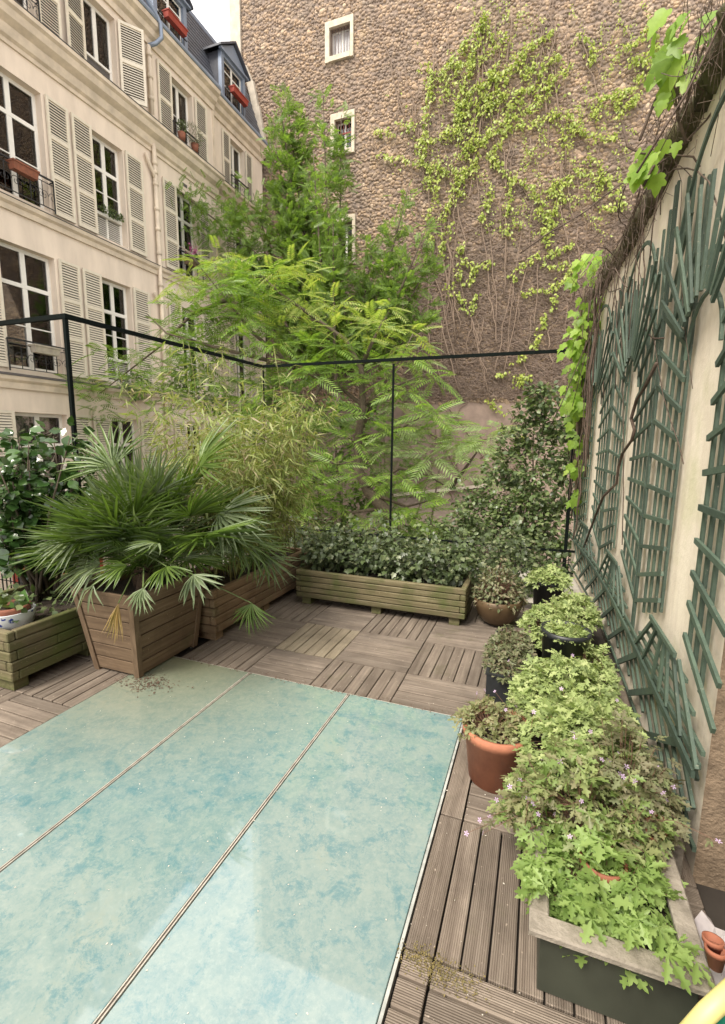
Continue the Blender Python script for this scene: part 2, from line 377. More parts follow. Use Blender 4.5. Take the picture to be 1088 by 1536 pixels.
M_seal = simple('grey_brown_seal', (.47,.43,.37), .8, var=.35, scale=25, bmp=.3)
M_seal2 = simple('dark_joint', (.14,.115,.095), .8, var=.35, scale=25)
M_edge = simple('dirty_white_edge', (.42,.43,.40), .7, var=.4, scale=20)
M_deck = wood('weathered_deck_wood', [(.125,.098,.076),(.20,.162,.128),(.295,.245,.198)], 'x', moss=(.10,.095,.045), mossamt=.12, rib=52)
M_deckn = wood('newer_deck_wood', [(.18,.145,.10),(.27,.225,.16),(.36,.305,.225)], 'x', rib=70)
M_plmoss = wood('mossy_planter_wood', [(.075,.058,.035),(.14,.115,.065),(.21,.18,.11)], 'x', moss=(.085,.105,.028), mossamt=.5, world_moss=2.5)
M_plfar = wood('olive_planter_wood', [(.075,.06,.032),(.145,.12,.065),(.23,.20,.12)], 'x', moss=(.085,.10,.03), mossamt=.42, world_moss=5)
M_plmid = wood('brown_planter_wood', [(.12,.075,.04),(.20,.135,.08),(.29,.205,.125)], 'x', moss=(.13,.12,.06), mossamt=.15)
M_plpot = wood('oiled_pot_wood', [(.10,.065,.04),(.155,.105,.065),(.22,.155,.10)], 'x', moss=(.11,.10,.05), mossamt=.12, objvar=.12)
def m_gwall():
    m = bpy.data.materials.new('old_cream_render'); nt, n = nodes(m); b = P_(m, nt, n)
    a = noise(nt, n, 2.2, 8, .65, stretch=(1,1.8,.5)); c = ramp(nt, n, a, [(.28,(.52,.45,.36)),(.45,(.70,.62,.50)),(.62,(.82,.74,.61))])
    s2 = noise(nt, n, 3.0, 6, .7, stretch=(1,2.2,.5), dist=.6); c = mixc(nt, n, ramp(nt, n, s2, [(.50,(0,0,0)),(.72,(.45,)*3)]), c, (.46,.38,.30))
    s3 = noise(nt, n, 2.0, 6, .6); c = mixc(nt, n, ramp(nt, n, s3, [(.58,(0,0,0)),(.72,(.5,)*3)]), c, (.52,.52,.28))
    nt.links.new(c, b.inputs['Base Color']); b.inputs['Roughness'].default_value = .92
    bump(nt, n, b, noise(nt, n, 30, 8, .7), .35, .01); return m
M_gwall = m_gwall()
M_gend = simple('rough_brown_render', (.25,.185,.125), .95, var=.4, scale=18, bmp=.9)
M_moss = simple('mossy_coping_stone', (.14,.13,.06), .95, var=.6, scale=9, bmp=1.0, col2=(.05,.04,.025))
M_mortar = simple('dark_mortar', (.25,.19,.15), .95, var=.4, scale=10, bmp=.8)
def m_rubble():
    m = bpy.data.materials.new('rubble_stone'); nt, n = nodes(m); b = P_(m, nt, n)
    g = n.new('ShaderNodeNewGeometry')
    c = ramp(nt, n, g.outputs['Random Per Island'], [(0,(.13,.10,.08)),(.12,(.22,.16,.12)),(.4,(.37,.26,.17)),(.7,(.49,.345,.215)),(.86,(.28,.215,.17)),(1,(.58,.45,.31))])
    f = noise(nt, n, 9, 8, .7); c = mixc(nt, n, ramp(nt, n, f, [(.35,(0,0,0)),(.65,(.7,)*3)]), c, (.30,.225,.165))
    f3 = noise(nt, n, .9, 5, .6, dist=.6); c = mixc(nt, n, ramp(nt, n, f3, [(.52,(0,0,0)),(.62,(.55,)*3)]), c, (.17,.14,.12)); f4 = noise(nt, n, 1.3, 5, .6); c = mixc(nt, n, ramp(nt, n, f4, [(.58,(0,0,0)),(.68,(.6,)*3)]), c, (.50,.38,.25))
    l = noise(nt, n, .35, 3, .5); c = mixc(nt, n, ramp(nt, n, l, [(.45,(0,0,0)),(.7,(.45,)*3)]), c, (.19,.15,.125))
    nt.links.new(c, b.inputs['Base Color']); b.inputs['Roughness'].default_value = .95; bump(nt, n, b, noise(nt, n, 25, 8, .7), .8, .03); return m
M_rub = m_rubble()
M_ppl = simple('pinkish_old_plaster', (.28,.21,.17), .95, var=.35, scale=2.2, bmp=.4)
M_pale = simple('pale_lime_plaster', (.50,.44,.36), .9, var=.25, scale=4, bmp=.3)
# foliage
L_elm = leafmat('elm_leaves', [(.08,.145,.03),(.145,.235,.045),(.22,.32,.07)], trans=.45)
L_ail = leafmat('ailanthus_leaves', [(.09,.17,.03),(.15,.26,.045),(.24,.34,.065)], trans=.42)
L_ail2 = leafmat('ailanthus_young_leaves', [(.17,.26,.05),(.26,.36,.075),(.37,.38,.12)], trans=.45)
L_bam = leafmat('bamboo_leaves', [(.11,.16,.035),(.19,.27,.06),(.29,.34,.10),(.36,.35,.16)], trans=.35)
L_bamd = leafmat('dry_bamboo_leaves', [(.25,.20,.11),(.36,.30,.18)], trans=.3)
L_cam = leafmat('camellia_leaves', [(.018,.045,.013),(.035,.08,.02),(.07,.135,.035)], rough=.16, trans=.15, spec=.6)
L_palm = leafmat('palm_leaves', [(.055,.095,.018),(.09,.155,.026),(.15,.22,.05)], rough=.38, trans=.3, spec=.5)
L_palmg = leafmat('silvery_palm_leaves', [(.13,.18,.09),(.21,.26,.14)], rough=.4, trans=.25)
L_palmd = leafmat('dry_palm_leaf', [(.30,.24,.08),(.36,.24,.13)], trans=.25)
L_ivy = leafmat('ivy_leaves', [(.014,.03,.010),(.025,.05,.016),(.04,.075,.022),(.075,.12,.035),(.24,.26,.15)], rough=.35, trans=.2)
L_bush = leafmat('bush_leaves', [(.016,.035,.012),(.035,.07,.02),(.07,.12,.035),(.13,.19,.06),(.26,.30,.15)], rough=.32, trans=.25)
L_vine = leafmat('vine_leaves', [(.11,.20,.025),(.20,.34,.04),(.30,.46,.07),(.38,.50,.12)], trans=.5)
L_creep = leafmat('creeper_leaves', [(.20,.27,.05),(.30,.38,.07),(.42,.46,.11)], trans=.3)
L_herb = leafmat('herb_leaves', [(.10,.15,.045),(.24,.32,.10),(.34,.42,.16),(.42,.47,.21)], rough=.6, trans=.27)
L_herbb = leafmat('bright_herb_leaves', [(.14,.225,.055),(.22,.325,.085),(.31,.42,.14)], rough=.5, trans=.38)
L_herbd = leafmat('purplish_herb_leaves', [(.13,.12,.06),(.20,.17,.11),(.17,.21,.09)], rough=.6, trans=.25)
L_broad = leafmat('broad_leaves', [(.09,.19,.05),(.14,.27,.07)], rough=.4, trans=.3)
M_terra2 = simple('orange_terracotta', (.42,.165,.09), .8, var=.2, scale=14, bmp=.15, col2=(.28,.105,.06))
L_flow = leafmat('mauve_petals', [(.55,.38,.62),(.68,.52,.74)], trans=.3, tcol=(1,1,1))
L_pink = leafmat('pink_petals', [(.55,.08,.28),(.68,.15,.40)], trans=.3, tcol=(1,1,1))
L_heath = leafmat('heath_leaves', [(.16,.17,.10),(.25,.22,.16),(.12,.17,.06)], trans=.2)

# ================================================================= SETTING: ground, slab, deck
g = MB(); g.box((-40,-30,-3.5), (40,40,-3.3)); courtyard = g.build('courtyard_ground', M_conc, None, 'structure')
g = MB(); g.box((-3.62,-4,-3.29), (3.2,5.62,-.07)); slab = g.build('terrace_slab', M_conc, None, 'structure')
deck = MB().box((-3.55,-3,-.068), (3.1,4.35,-.034)).build('terrace_floor', M_under, None, 'structure')
XL = [-3.1,-2.6,-2.1,-1.61,-1.165,-.68,-.185,.31,.56]
YL = [-.4,.08,.58,1.09,1.60,2.10,2.615,3.10,3.60,4.10]
GX0, GX1, GY1 = -2.213, -.283, 2.254      # glass opening
_sl = {}
def slat_mesh(L, w, new):
    k = (round(L,3), round(w,3), new)
    if k not in _sl:
        _sl[k] = MB().box((-L/2,-w/2,-.011), (L/2,w/2,.011)).mesh('slat', M_deckn if new else M_deck, bevel=.0022)
    return _sl[k]
def add_tile(x0, x1, y0, y1, along, new=False):
    t = MB().box((x0+.004,y0+.004,-.033), (x1-.004,y1-.004,-.0235)).build('deck_tile', M_under, deck)
    a0, a1, b0, b1 = (x0,x1,y0,y1) if along == 'x' else (y0,y1,x0,x1)
    n = max(1, round((b1-b0)/.0705)); w = (b1-b0)/n
    for k in range(n):
        c = b0+w*(k+.5); L = (a1-a0)-.006+random.uniform(-.003,.001); zz = -.012+random.uniform(-.0016,.0014)
        ctr = ((a0+a1)/2+random.uniform(-.001,.001), c) if along == 'x' else (c, (a0+a1)/2+random.uniform(-.001,.001))
        rot = (0 if along == 'x' else math.pi/2)+random.uniform(-.003,.003)
        M = Matrix.Translation((ctr[0], ctr[1], zz)) @ Matrix.Rotation(rot, 4, 'Z')
        if random.random() < .5: M = M @ Matrix.Rotation(math.pi, 4, 'Z')
        link('slat', slat_mesh(L, w-.0065-(.001 if new else 0), new), t, M)
for i in range(len(XL)-1):
    for j in range(len(YL)-1):
        x0, x1, y0, y1 = XL[i], XL[i+1], YL[j], YL[j+1]
        I, J = i-5, j-6
        along = 'y' if (I+J) % 2 == 0 else 'x'
        if y1 <= .1 and x1 > -.2 and False: continue
        if y0 < GY1-.01 and x1 > GX0 and x0 < GX1:        # clipped by the glass
            if y1 > GY1 and x0 > GX0-.2 and x1 < GX1+.3 and y1-GY1 > .05:
                xx0, xx1 = x0, x1
                if x0 < GX0: pass
                add_tile(xx0, xx1, GY1+.008, y1, along)
                if x0 < GX0 and y0 < GY1: add_tile(x0, GX0-.004, y0, GY1, along) if GX0-x0 > .04 else None
                if x1 > GX1+.02: add_tile(GX1+.012, x1, y0, GY1+.004, 'y')
                continue
            if x0 < GX0: add_tile(x0, GX0-.004, y0, min(y1, GY1), along) if GX0-x0 > .04 else None
            if x1 > GX1+.02 and y1 > .3: add_tile(GX1+.012, x1, y0, y1, 'y' if J in (-3,-2) else 'x')
            continue
        if y1 < .3 and x0 < -2.2 : continue
        if x1 <= -2.1 and y0 > 3.0 and x0 < -2.7: continue
        if x0 >= .3 and y0 > 3.0: continue
        add_tile(x0, x1, y0, y1, along, new=(I == -2 and J == 0))

# ---- walk-on glass
wg = thing('skylight', 'large walk-on skylight of three mottled turquoise glass panes set in the deck', 'skylight', ((GX0+GX1)/2, .9, 0), kind='thing')
XS = [GX0, -1.562, -.915, GX1]
for k in range(3):
    a, b = XS[k]+(.009 if k else .002), XS[k+1]-(.009 if k < 2 else .002)
    MB().box((a,-.9,-.028), (b,GY1,.004)).build('glass_pane', M_walk, wg, bevel=.002)
for k in (1, 2):
    s = MB(); s.box((XS[k]-.0065,-.9,-.028), (XS[k]-.003,GY1-.002,.0065)); s.box((XS[k]+.003,-.9,-.028), (XS[k]+.0065,GY1-.002,.0065)); s.box((XS[k]-.0028,-.9,-.028),(XS[k]+.0028,GY1-.002,.003),1)
    s.build('joint_strip', [M_seal, M_seal2], wg)
MB().box((GX1,-.9,-.03), (GX1+.009,GY1+.006,.002)).build('edge_trim', M_edge, wg)
MB().box((GX0,GY1,-.03), (GX1,GY1+.006,.001)).build('edge_trim', M_seal, wg)
# ---- litter on the glass and deck
lit = Cloud(); n = 380
p = np.stack([rng.normal(-2.05,.10,n), rng.normal(1.93,.05,n), np.full(n,.007)],1)
lit.put(T_QUAD, p, unit(rnd(n)*[1,1,.15]), np.tile([[0,0,1.]],(n,1))+rnd(n,.2), rng.uniform(.006,.016,n))
n = 260; p = np.stack([rng.uniform(-2.2,-.3,n), rng.normal(2.255,.018,n), np.full(n,.008)],1)
lit.put(T_QUAD, p, unit(rnd(n)*[1,1,.15]), np.tile([[0,0,1.]],(n,1))+rnd(n,.2), rng.uniform(.005,.014,n))
n = 420; p = np.stack([rng.uniform(-2.2,.1,n), rng.uniform(.3,3.3,n), np.full(n,.006)],1)
lit.put(T_QUAD, p, unit(rnd(n)*[1,1,.15]), np.tile([[0,0,1.]],(n,1))+rnd(n,.2), rng.uniform(.003,.008,n), 1)
lit.build('leaf_litter', [simple('brown_litter', (.12,.075,.05), .9, var=.5, scale=90), simple('pale_specks', (.6,.56,.48), .9)], None, 'stuff')['label'] = 'crumbs of brown leaf litter on the glass and deck'
n = 900; mo = Cloud(); p = np.concatenate([np.stack([rng.normal(-.215,.04,n//2), rng.normal(1.075,.018,n//2), np.full(n//2,.002)],1), np.stack([rng.normal(-.135,.05,n-n//2), rng.normal(1.06,.02,n-n//2), np.full(n-n//2,.002)],1)])
mo.put(T_QUAD, p, unit(rnd(n)*[1,1,.6]), rnd(n)*.5+[0,0,1], rng.uniform(.003,.008,n))
mo.build('moss', leafmat('ochre_moss', [(.16,.12,.045),(.22,.17,.06),(.12,.11,.05)], trans=0, rough=.9), None, 'stuff')
# ================================================================= apartment building (facade on the plane X = -10)
FX = -10.0; YB = 13.3; FX2 = -10.12; YEND = 16.2
apt = thing('apartment_building', 'cream rendered apartment building with louvred shutters and slate mansard roof', 'building', (FX, 10, -3.3))
# openings: (y0,y1,z0,z1)
ROWS = [(9.50,11.12),(6.10,8.33),(2.78,5.18),(-.35,1.90)]
COLS = [(6.55,7.70),(8.85,9.72),(11.50,12.36),(14.24,15.07)]
FARY = [(3.2,4.2),(.4,1.4)]
OPEN = [(a,b,c,d) for (c,d) in ROWS for (a,b) in COLS+FARY]
def wall_with_holes(x, y0, y1, z0, z1, holes, depth=.24):
    m = MB(); ys = sorted({y0,y1}|{v for h in holes for v in h[:2]}); zs = sorted({z0,z1}|{v for h in holes for v in h[2:]})
    for i in range(len(ys)-1):
        for j in range(len(zs)-1):
            cy, cz = (ys[i]+ys[i+1])/2, (zs[j]+zs[j+1])/2
            if any(h[0] < cy < h[1] and h[2] < cz < h[3] for h in holes): continue
            m.add([(x,ys[i],zs[j]),(x,ys[i+1],zs[j]),(x,ys[i+1],zs[j+1]),(x,ys[i],zs[j+1])], [(0,1,2,3)])
    for (a,b,c,d) in holes:
        X2 = x-depth
        m.add([(x,a,c),(x,a,d),(X2,a,d),(X2,a,c)], [(0,1,2,3)]); m.add([(x,b,c),(X2,b,c),(X2,b,d),(x,b,d)], [(0,1,2,3)])
        m.add([(x,a,d),(x,b,d),(X2,b,d),(X2,a,d)], [(0,1,2,3)]); m.add([(x,a,c),(X2,a,c),(X2,b,c),(x,b,c)], [(0,1,2,3)])
    return m
hl = [h for h in OPEN if h[1] < YB]; hr = [h for h in OPEN if h[0] > YB]
wall_with_holes(FX, -8, YB, -3.3, 11.9, hl).build('wall', M_plaster, apt)
wall_with_holes(FX2, YB, YEND, -3.3, 11.9, hr).build('wall', M_plaster, apt)
MB().box((FX2-.001,YB-.06,-3.3),(FX+.035,YB,8.6)).box((FX2-.001,YB-.06,9.42),(FX+.035,YB,11.3)).build('pilaster', M_trim, apt)
MB().box((-13.5,YEND-.3,-3.3),(FX2-.26,YEND,11.9)).box((-13.5,-8,-3.3),(-13.3,YEND-.31,14.2)).box((-13.29,-8.2,-3.3),(FX-.26,-8,11.9)).build('outer_wall', M_plaster, apt)
for z in (-3.29, -.5, 2.62, 5.95, 9.3, 11.88):
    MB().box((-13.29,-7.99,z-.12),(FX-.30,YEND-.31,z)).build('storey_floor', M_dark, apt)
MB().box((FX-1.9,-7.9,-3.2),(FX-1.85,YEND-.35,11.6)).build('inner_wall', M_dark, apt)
def cornice(x, y0, y1, prof, mat=M_trim, nm='cornice'):
    MB().prism([(x+a, b) for a, b in prof], y0, y1).build(nm, mat, apt)
PA = [(-.01,8.78),(.04,8.78),(.04,8.86),(.10,8.90),(.13,9.0),(.13,9.06),(.26,9.14),(.30,9.26),(.36,9.30),(.36,9.38),(-.01,9.42)]
PB = [(-.01,5.76),(.05,5.76),(.06,5.86),(.12,5.90),(.14,5.97),(-.01,6.02)]
PC = [(-.01,2.36),(.05,2.36),(.06,2.48),(.12,2.53),(.14,2.60),(-.01,2.66)]
PT = [(-.01,11.28),(.05,11.28),(.06,11.42),(.15,11.48),(.18,11.60),(.28,11.66),(.30,11.76),(-.01,11.80)]
PD = [(-.01,-.72),(.06,-.72),(.07,-.56),(.12,-.50),(-.01,-.45)]
for pr in (PA, PB, PC, PT, PD):
    cornice(FX, -8, YB, pr); cornice(FX2, YB+.003, YEND, pr)
for x, a, b in ((FX,-8,YB),(FX2,YB+.003,YEND)):
    cornice(x, a, b, [(-.01,9.425),(.37,9.385),(.37,9.40),(-.01,9.44)], M_lead, 'capping')
    cornice(x, a, b, [(-.01,6.024),(.15,5.975),(.15,5.985),(-.01,6.036)], M_lead, 'capping')
    cornice(x, a, b, [(-.01,2.664),(.15,2.605),(.15,2.615),(-.01,2.676)], M_lead, 'capping')
    cornice(x, a, b, [(-.01,11.802),(.32,11.765),(.34,11.80),(.33,11.86),(.30,11.81),(-.01,11.83)], M_zinc, 'gutter')
# ---- windows
_wm = {}
def window(y0, y1, z0, z1, x=FX, kind='tall', name='window', par=None):
    """frame + glazing bars as one mesh, every pane a sub-part"""
    par = par or apt; W = y1-y0; H = z1-z0; X = x-.17; m = MB(); f = .07
    m.box((X-.04,y0,z0),(X,y0+f,z1)); m.box((X-.04,y1-f,z0),(X,y1,z1)); m.box((X-.04,y0+f,z0),(X,y1-f,z0+f)); m.box((X-.04,y0+f,z1-f),(X,y1-f,z1))
    cy = (y0+y1)/2; panes = []; zt = None; zb = z0+f
    if kind == 'louvre':                        # louvred apron at the bottom, sill above
        zb = z0+.58; m.box((X-.04,y0+f,zb-.06),(X+.09,y1-f,zb))
        m.box((X-.035,cy-.025,z0+f),(X+.005,cy+.025,zb-.06))
        for k in range(9):
            zz = z0+f+.03+k*(zb-.1-z0-f)/9; m.add([(X-.03,y0+f,zz),(X+.003,y0+f,zz+.02),(X+.003,y1-f,zz+.02),(X-.03,y1-f,zz)], [(0,1,2,3)]); m.box((X-.03,y0+f,zz),(X+.003,cy-.025,zz+.012)); m.box((X-.03,cy+.025,zz),(X+.003,y1-f,zz+.012))
    if kind == 'apron': zb = z0+.52; m.box((X-.045,y0+f,zb-.05),(X+.02,y1-f,zb))
    if H > 1.9: zt = z0+H*.70; m.box((X-.045,y0+f,zt-.04),(X+.012,y1-f,zt+.04))
    m.box((X-.04,cy-.05,zb),(X+.008,cy+.05,z1-f))
    m.box((X-.03,cy-.05,zb),(X,cy+.05,zb+.01))
    top = zt-.04 if zt else z1-f
    bars = [zb+(top-zb)*.52] if H > 1.4 else [(zb+top)/2]
    if kind == 'apron': bars = []
    for b in bars: m.box((X-.035,y0+f,b-.012),(X-.003,cy-.05,b+.012)); m.box((X-.035,cy+.05,b-.012),(X-.003,y1-f,b+.012))
    o = m.build(name, M_white, par)
    zs = [zb]+bars+[top]
    segs = [(zs[i]+(.012 if i else 0), zs[i+1]-(.012 if i < len(zs)-2 else 0)) for i in range(len(zs)-1)]
    if zt: segs.append((zt+.04, z1-f))
    for a, b in segs:
        for p_, q_ in ((y0+f, cy-.05), (cy+.05, y1-f)):
            MB().box((X-.024,p_,a),(X-.018,q_,b)).build('pane', M_glass, o)
    if kind == 'apron': MB().box((X-.03,y0+f,z0+f),(X-.02,y1-f,zb-.05)).build('apron_panel', M_lead, o)
    return o
_sh = {}
def shutter_meshes(w, h, panels):
    k = (round(w,2), round(h,2), panels)
    if k in _sh: return _sh[k]
    m = MB(); s = .055; t = .018
    m.box((-t,0,0),(t,s,h)); m.box((-t,w-s,0),(t,w,h))
    zz = [0+h*i/panels for i in range(panels+1)]; zz[0] = 0; zz[-1] = h
    edges = []
    for i, z in enumerate(zz):
        lo, hi = (0,.08) if i == 0 else ((h-.06,h) if i == panels else (z-.04,z+.04)); edges.append((lo,hi)); m.box((-t*.98,s,lo),(t*.98,w-s,hi))
    l = MB()
    for i in range(panels):
        a, b = edges[i][1], edges[i+1][0]; n = max(4, int((b-a)/.052))
        for k2 in range(n):
            z = a+(b-a)*(k2+.15)/n; l.add([(-.013,s,z+.036),(.013,s,z),(.013,w-s,z),(-.013,w-s,z+.036),(-.013,s,z+.043),(.013,s,z+.007),(.013,w-s,z+.007),(-.013,w-s,z+.043)], [(0,3,2,1),(4,5,6,7),(1,2,6,5),(0,4,7,3)])
    l.add([(-.0165,s,0.05),(-.0165,w-s,.05),(-.0165,w-s,h-.04),(-.0165,s,h-.04)], [(0,1,2,3)], 1)
    _sh[k] = (m.mesh('shutter', M_shut), l.mesh('louvre_slats', [M_shut, M_lead])); return _sh[k]
def shutter(y_hinge, z0, w, h, panels, side, ang=0, x=FX):
    """side=+1: leaf extends towards +Y from its hinge"""
    a, b = shutter_meshes(w, h, panels)
    M = Matrix.Translation((x+.045, y_hinge, z0)) @ Matrix.Rotation(R(ang), 4, 'Z')
    if side < 0: M = M @ Matrix.Scale(-1, 4, (0,1,0))
    o = link('shutter', a, apt, M); link('louvre_slats', b, o, M, 'stuff'); return o
def balcony(y0, y1, z0, h=.55, x=FX, dense=True):
    m = MB(); X = x+.10
    m.beam((X,y0,z0+h),(X,y1,z0+h),.04,.025); m.beam((X,y0,z0+.06),(X,y1,z0+.06),.02,.015); m.beam((X,y0,z0+h-.09),(X,y1,z0+h-.09),.015,.012)
    for y in (y0, y1): m.beam((X,y,z0),(X,y,z0+h),.02,.02,(1,0,0)); m.beam((X,y,z0+h-.02),(x-.02,y,z0+h-.02),.015,.015)
    n = max(2, int((y1-y0)/.21)); w = (y1-y0)/n
    for k in range(n):
        cy = y0+w*(k+.5)
        for sg in (-1, 1):
            pts = []
            for t in range(13):
                a = t/12; th = a*math.pi*2.3; r_ = .085*(1-a*.75); pts.append((X, cy+sg*(.085-r_*math.cos(th)) , z0+.12+.16+r_*math.sin(th)*1.2))
            m.tube(pts, .006, 4)
        m.beam((X,y0+w*k,z0+.06),(X,y0+w*k,z0+h-.09),.012,.012,(1,0,0))
    m.build('balcony_railing', M_iron, apt)
kinds = {(0,0):'tall',(1,0):'apron',(2,0):'tall',(3,0):'tall',(0,1):'tall',(1,1):'louvre',(2,1):'tall',(3,1):'tall',(0,2):'tall',(1,2):'louvre',(2,2):'tall',(3,2):'tall'}
for r_, (z0, z1) in enumerate(ROWS):
    for c, (a, b) in enumerate(COLS+FARY):
        x = FX2 if c == 3 else FX
        window(a, b, z0, z1, x, kinds.get((c, r_), 'tall'))
    h = z1-z0+.04; pn = 2 if r_ == 0 else 3; zb = z0-.02
    S_ = lambda y, s_, ang=0, w=.49, x=FX: shutter(y, zb, w, h, pn, s_, ang, x)
    S_(6.53,-1); S_(7.76,1); S_(8.82,-1,9 if r_ == 0 else 0); S_(9.76,1,-36 if r_ == 0 else 0, .56 if r_ == 0 else .52)
    S_(11.48,-1,w=.5); S_(12.40 if r_ else 12.42,1,w=.5); S_(14.22,-1,w=.4,x=FX2); S_(15.09,1,w=.4,x=FX2)
    for (a, b) in FARY: S_(a-.02,-1); S_(b+.02,1)
for (a, b, z) in ((6.5,7.74,9.46),(6.5,7.74,6.06),(6.5,7.74,2.70),(11.44,12.42,9.46),(11.44,12.42,6.06),(14.18,15.13,9.46)):
    balcony(a, b, z, .5 if z > 9 else .62, FX2 if a > 13.5 else FX)
for c, r_ in ((1,0),(2,1),(0,1),(0,0),(0,2),(1,2),(2,0),(3,0),(0,3),(1,3),(2,2)):                    # curtains behind a few windows
    (a, b), (z0, z1) = COLS[c], ROWS[r_]
    m = MB(); n = 14; fl = random.random() < .5
    for k in range(n):
        y = a+.08+(b-a-.16)*.42*k/n+(.5*(b-a) if fl else 0); m.add([(FX-.30-.02*(k%2),y,z0+.05),(FX-.30-.02*((k+1)%2),y+(b-a)*.42/n,z0+.05),(FX-.30-.02*((k+1)%2),y+(b-a)*.42/n,z1),(FX-.30-.02*(k%2),y,z1)], [(0,1,2,3)])
    m.build('curtain', M_curt, apt)
m = MB().tube([(FX+.10,10.66,11.2),(FX+.10,10.66,9.47)], .052, 10).tube([(FX+.10,10.66,8.95),(FX+.10,10.66,-3.3)], .055, 10)
for z in (11.0,10.5,10.0,9.55,8.5,8.28,8.0,7.4,6.9,6.3,5.5,5.1,4.2,3.2,2.2,1.2): m.tube([(FX+.10,10.66,z-.045),(FX+.10,10.66,z+.045)], .068, 10)
m.tube([(FX+.08,10.40,8.62),(FX+.09,10.45,8.45),(FX+.10,10.6,8.25),(FX+.10,10.66,8.1)], .045, 8)
m.tube([(FX+.08,10.42,5.25),(FX+.09,10.45,5.2),(FX+.10,10.6,5.05),(FX+.10,10.66,4.95)], .04, 8)
m.build('drainpipe', M_trim, apt)
MB().tube([(FX+.30,10.15,12.4),(FX+.30,10.3,12.1),(FX+.32,10.75,11.86),(FX+.34,10.85,11.75),(FX+.34,10.86,11.45),(FX+.22,10.78,11.3),(FX+.10,10.66,11.2)], .05, 10).build('drainpipe', M_zinc, apt)
MB().box((FX-.01,11.82,8.52),(FX+.012,11.98,8.60)).build('vent_grille', M_lead, apt)
# ---- mansard roof
RX0, RX1, RZ0, RZ1 = FX-.02, FX-.85, 11.84, 14.25
rf = MB(); rf.add([(RX0-.03,-8,RZ0),(RX0-.03,YEND-.0,RZ0),(RX1-.03,YEND-.0,RZ1),(RX1-.03,-8,RZ1)], [(0,1,2,3)])
rf.add([(RX1-.03,-8,RZ1),(RX1-.03,YEND,RZ1),(-12.6,YEND,15.0),(-12.6,-8,15.0)], [(0,1,2,3)]); roof = rf.build('roof', M_zinc, apt)
sl = MB(); nrow = 17; sd_ = Vector((RX1-RX0,0,RZ1-RZ0)); nn = Vector((sd_.z,0,-sd_.x)).normalized()
for i in range(nrow):
    y = 4.5+(i%2)*.09
    while y < YEND-.05:
        w = .175; t0, t1 = i/nrow, min(1,(i+1.12)/nrow)
        p0 = Vector((RX0,0,RZ0))+sd_*t0+nn*(.012+random.random()*.004); p1 = Vector((RX0,0,RZ0))+sd_*t1+nn*.001
        sl.add([(p0.x,y,p0.z),(p0.x,y+w,p0.z),(p1.x,y+w,p1.z),(p1.x,y,p1.z),(p0.x-nn.x*.012,y,p0.z-nn.z*.012),(p0.x-nn.x*.012,y+w,p0.z-nn.z*.012)], [(0,1,2,3),(0,4,5,1)]); y += w+.006
sl.build('slates', M_slate, roof, 'stuff')
MB().box((RX1-.12,-8,RZ1-.05),(RX1+.03,YEND,RZ1+.06)).build('ridge_flashing', M_zinc, roof)
# skylights high on the roof
for y in (11.9, 13.0, 14.2):
    s = MB(); s.box((RX1-.6,y,RZ1+.10),(RX1-.18,y+.75,RZ1+.24)); sk = s.build('roof_window', M_white, roof)
def dormer(y0, y1, z0=11.86, z1=13.25, ped=True):
    X = FX+.05; m = MB(); f = .13
    m.box((X-.12,y0,z0),(X,y0+f,z1)); m.box((X-.12,y1-f,z0),(X,y1,z1)); m.box((X-.12,y0+f,z1-.14),(X,y1-f,z1))
    m.box((X-1.2,y0+.02,z0),(X-.12,y0+.07,z1),1); m.box((X-1.2,y1-.07,z0),(X-.12,y1-.02,z1),1)
    cy = (y0+y1)/2
    d = m.build('dormer', [M_zinc, M_slate], apt)
    p = MB(); ap = .5 if ped else .12
    p.add([(X+.02,y0-.1,z1),(X+.02,y1+.1,z1),(X+.02,cy,z1+ap),(X-.02,y0-.1,z1),(X-.02,y1+.1,z1),(X-.02,cy,z1+ap)], [(0,1,2),(3,5,4),(0,3,4,1)])
    for (ya, za, yb, zb) in ((y0-.16,z1-.02,cy,z1+ap+.04),(y1+.16,z1-.02,cy,z1+ap+.04)):
        p.add([(X+.12,ya,za),(X+.12,yb,zb),(X-1.6,yb,zb),(X-1.6,ya,za),(X+.12,ya,za+.06),(X+.12,yb,zb+.06),(X-1.6,yb,zb+.06),(X-1.6,ya,za+.06)], [(0,1,2,3),(4,7,6,5),(0,4,5,1),(0,3,7,4)], 1)
    p.box((X-.01,y0-.1,z1-.05),(X+.08,y1+.1,z1+.005))
    p.build('pediment', [M_zinc, M_slate], d)
    a, b = y0+f, y1-f
    fr = MB(); Xw = X-.09
    for q in ((a,a+.05),(b-.05,b),(cy-.04,cy+.04)): fr.box((Xw-.03,q[0],z0),(Xw,q[1],z1-.14))
    for z in (z0+.02,z0+.55,z0+.95,z1-.18): fr.box((Xw-.028,a+.05,z),(Xw-.002,cy-.04,z+.035)); fr.box((Xw-.028,cy+.04,z),(Xw-.002,b-.05,z+.035))
    fr.build('window_frame', M_white, d)
    MB().box((Xw-.02,a+.05,z0),(Xw-.016,b-.05,z1-.16)).build('pane', M_glass, d)
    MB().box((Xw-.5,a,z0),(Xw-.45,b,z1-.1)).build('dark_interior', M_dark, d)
    r = MB(); Xr = X+.06
    r.beam((Xr,a-.02,z0+.42),(Xr,b+.02,z0+.42),.03,.02)
    k = a
    while k <= b: r.beam((Xr,k,z0),(Xr,k,z0+.42),.012,.012,(1,0,0)); k += .1
    r.build('guard_rail', M_iron, d)
dormer(10.95,12.2); dormer(13.72,14.98)
dormer(7.2,8.4)
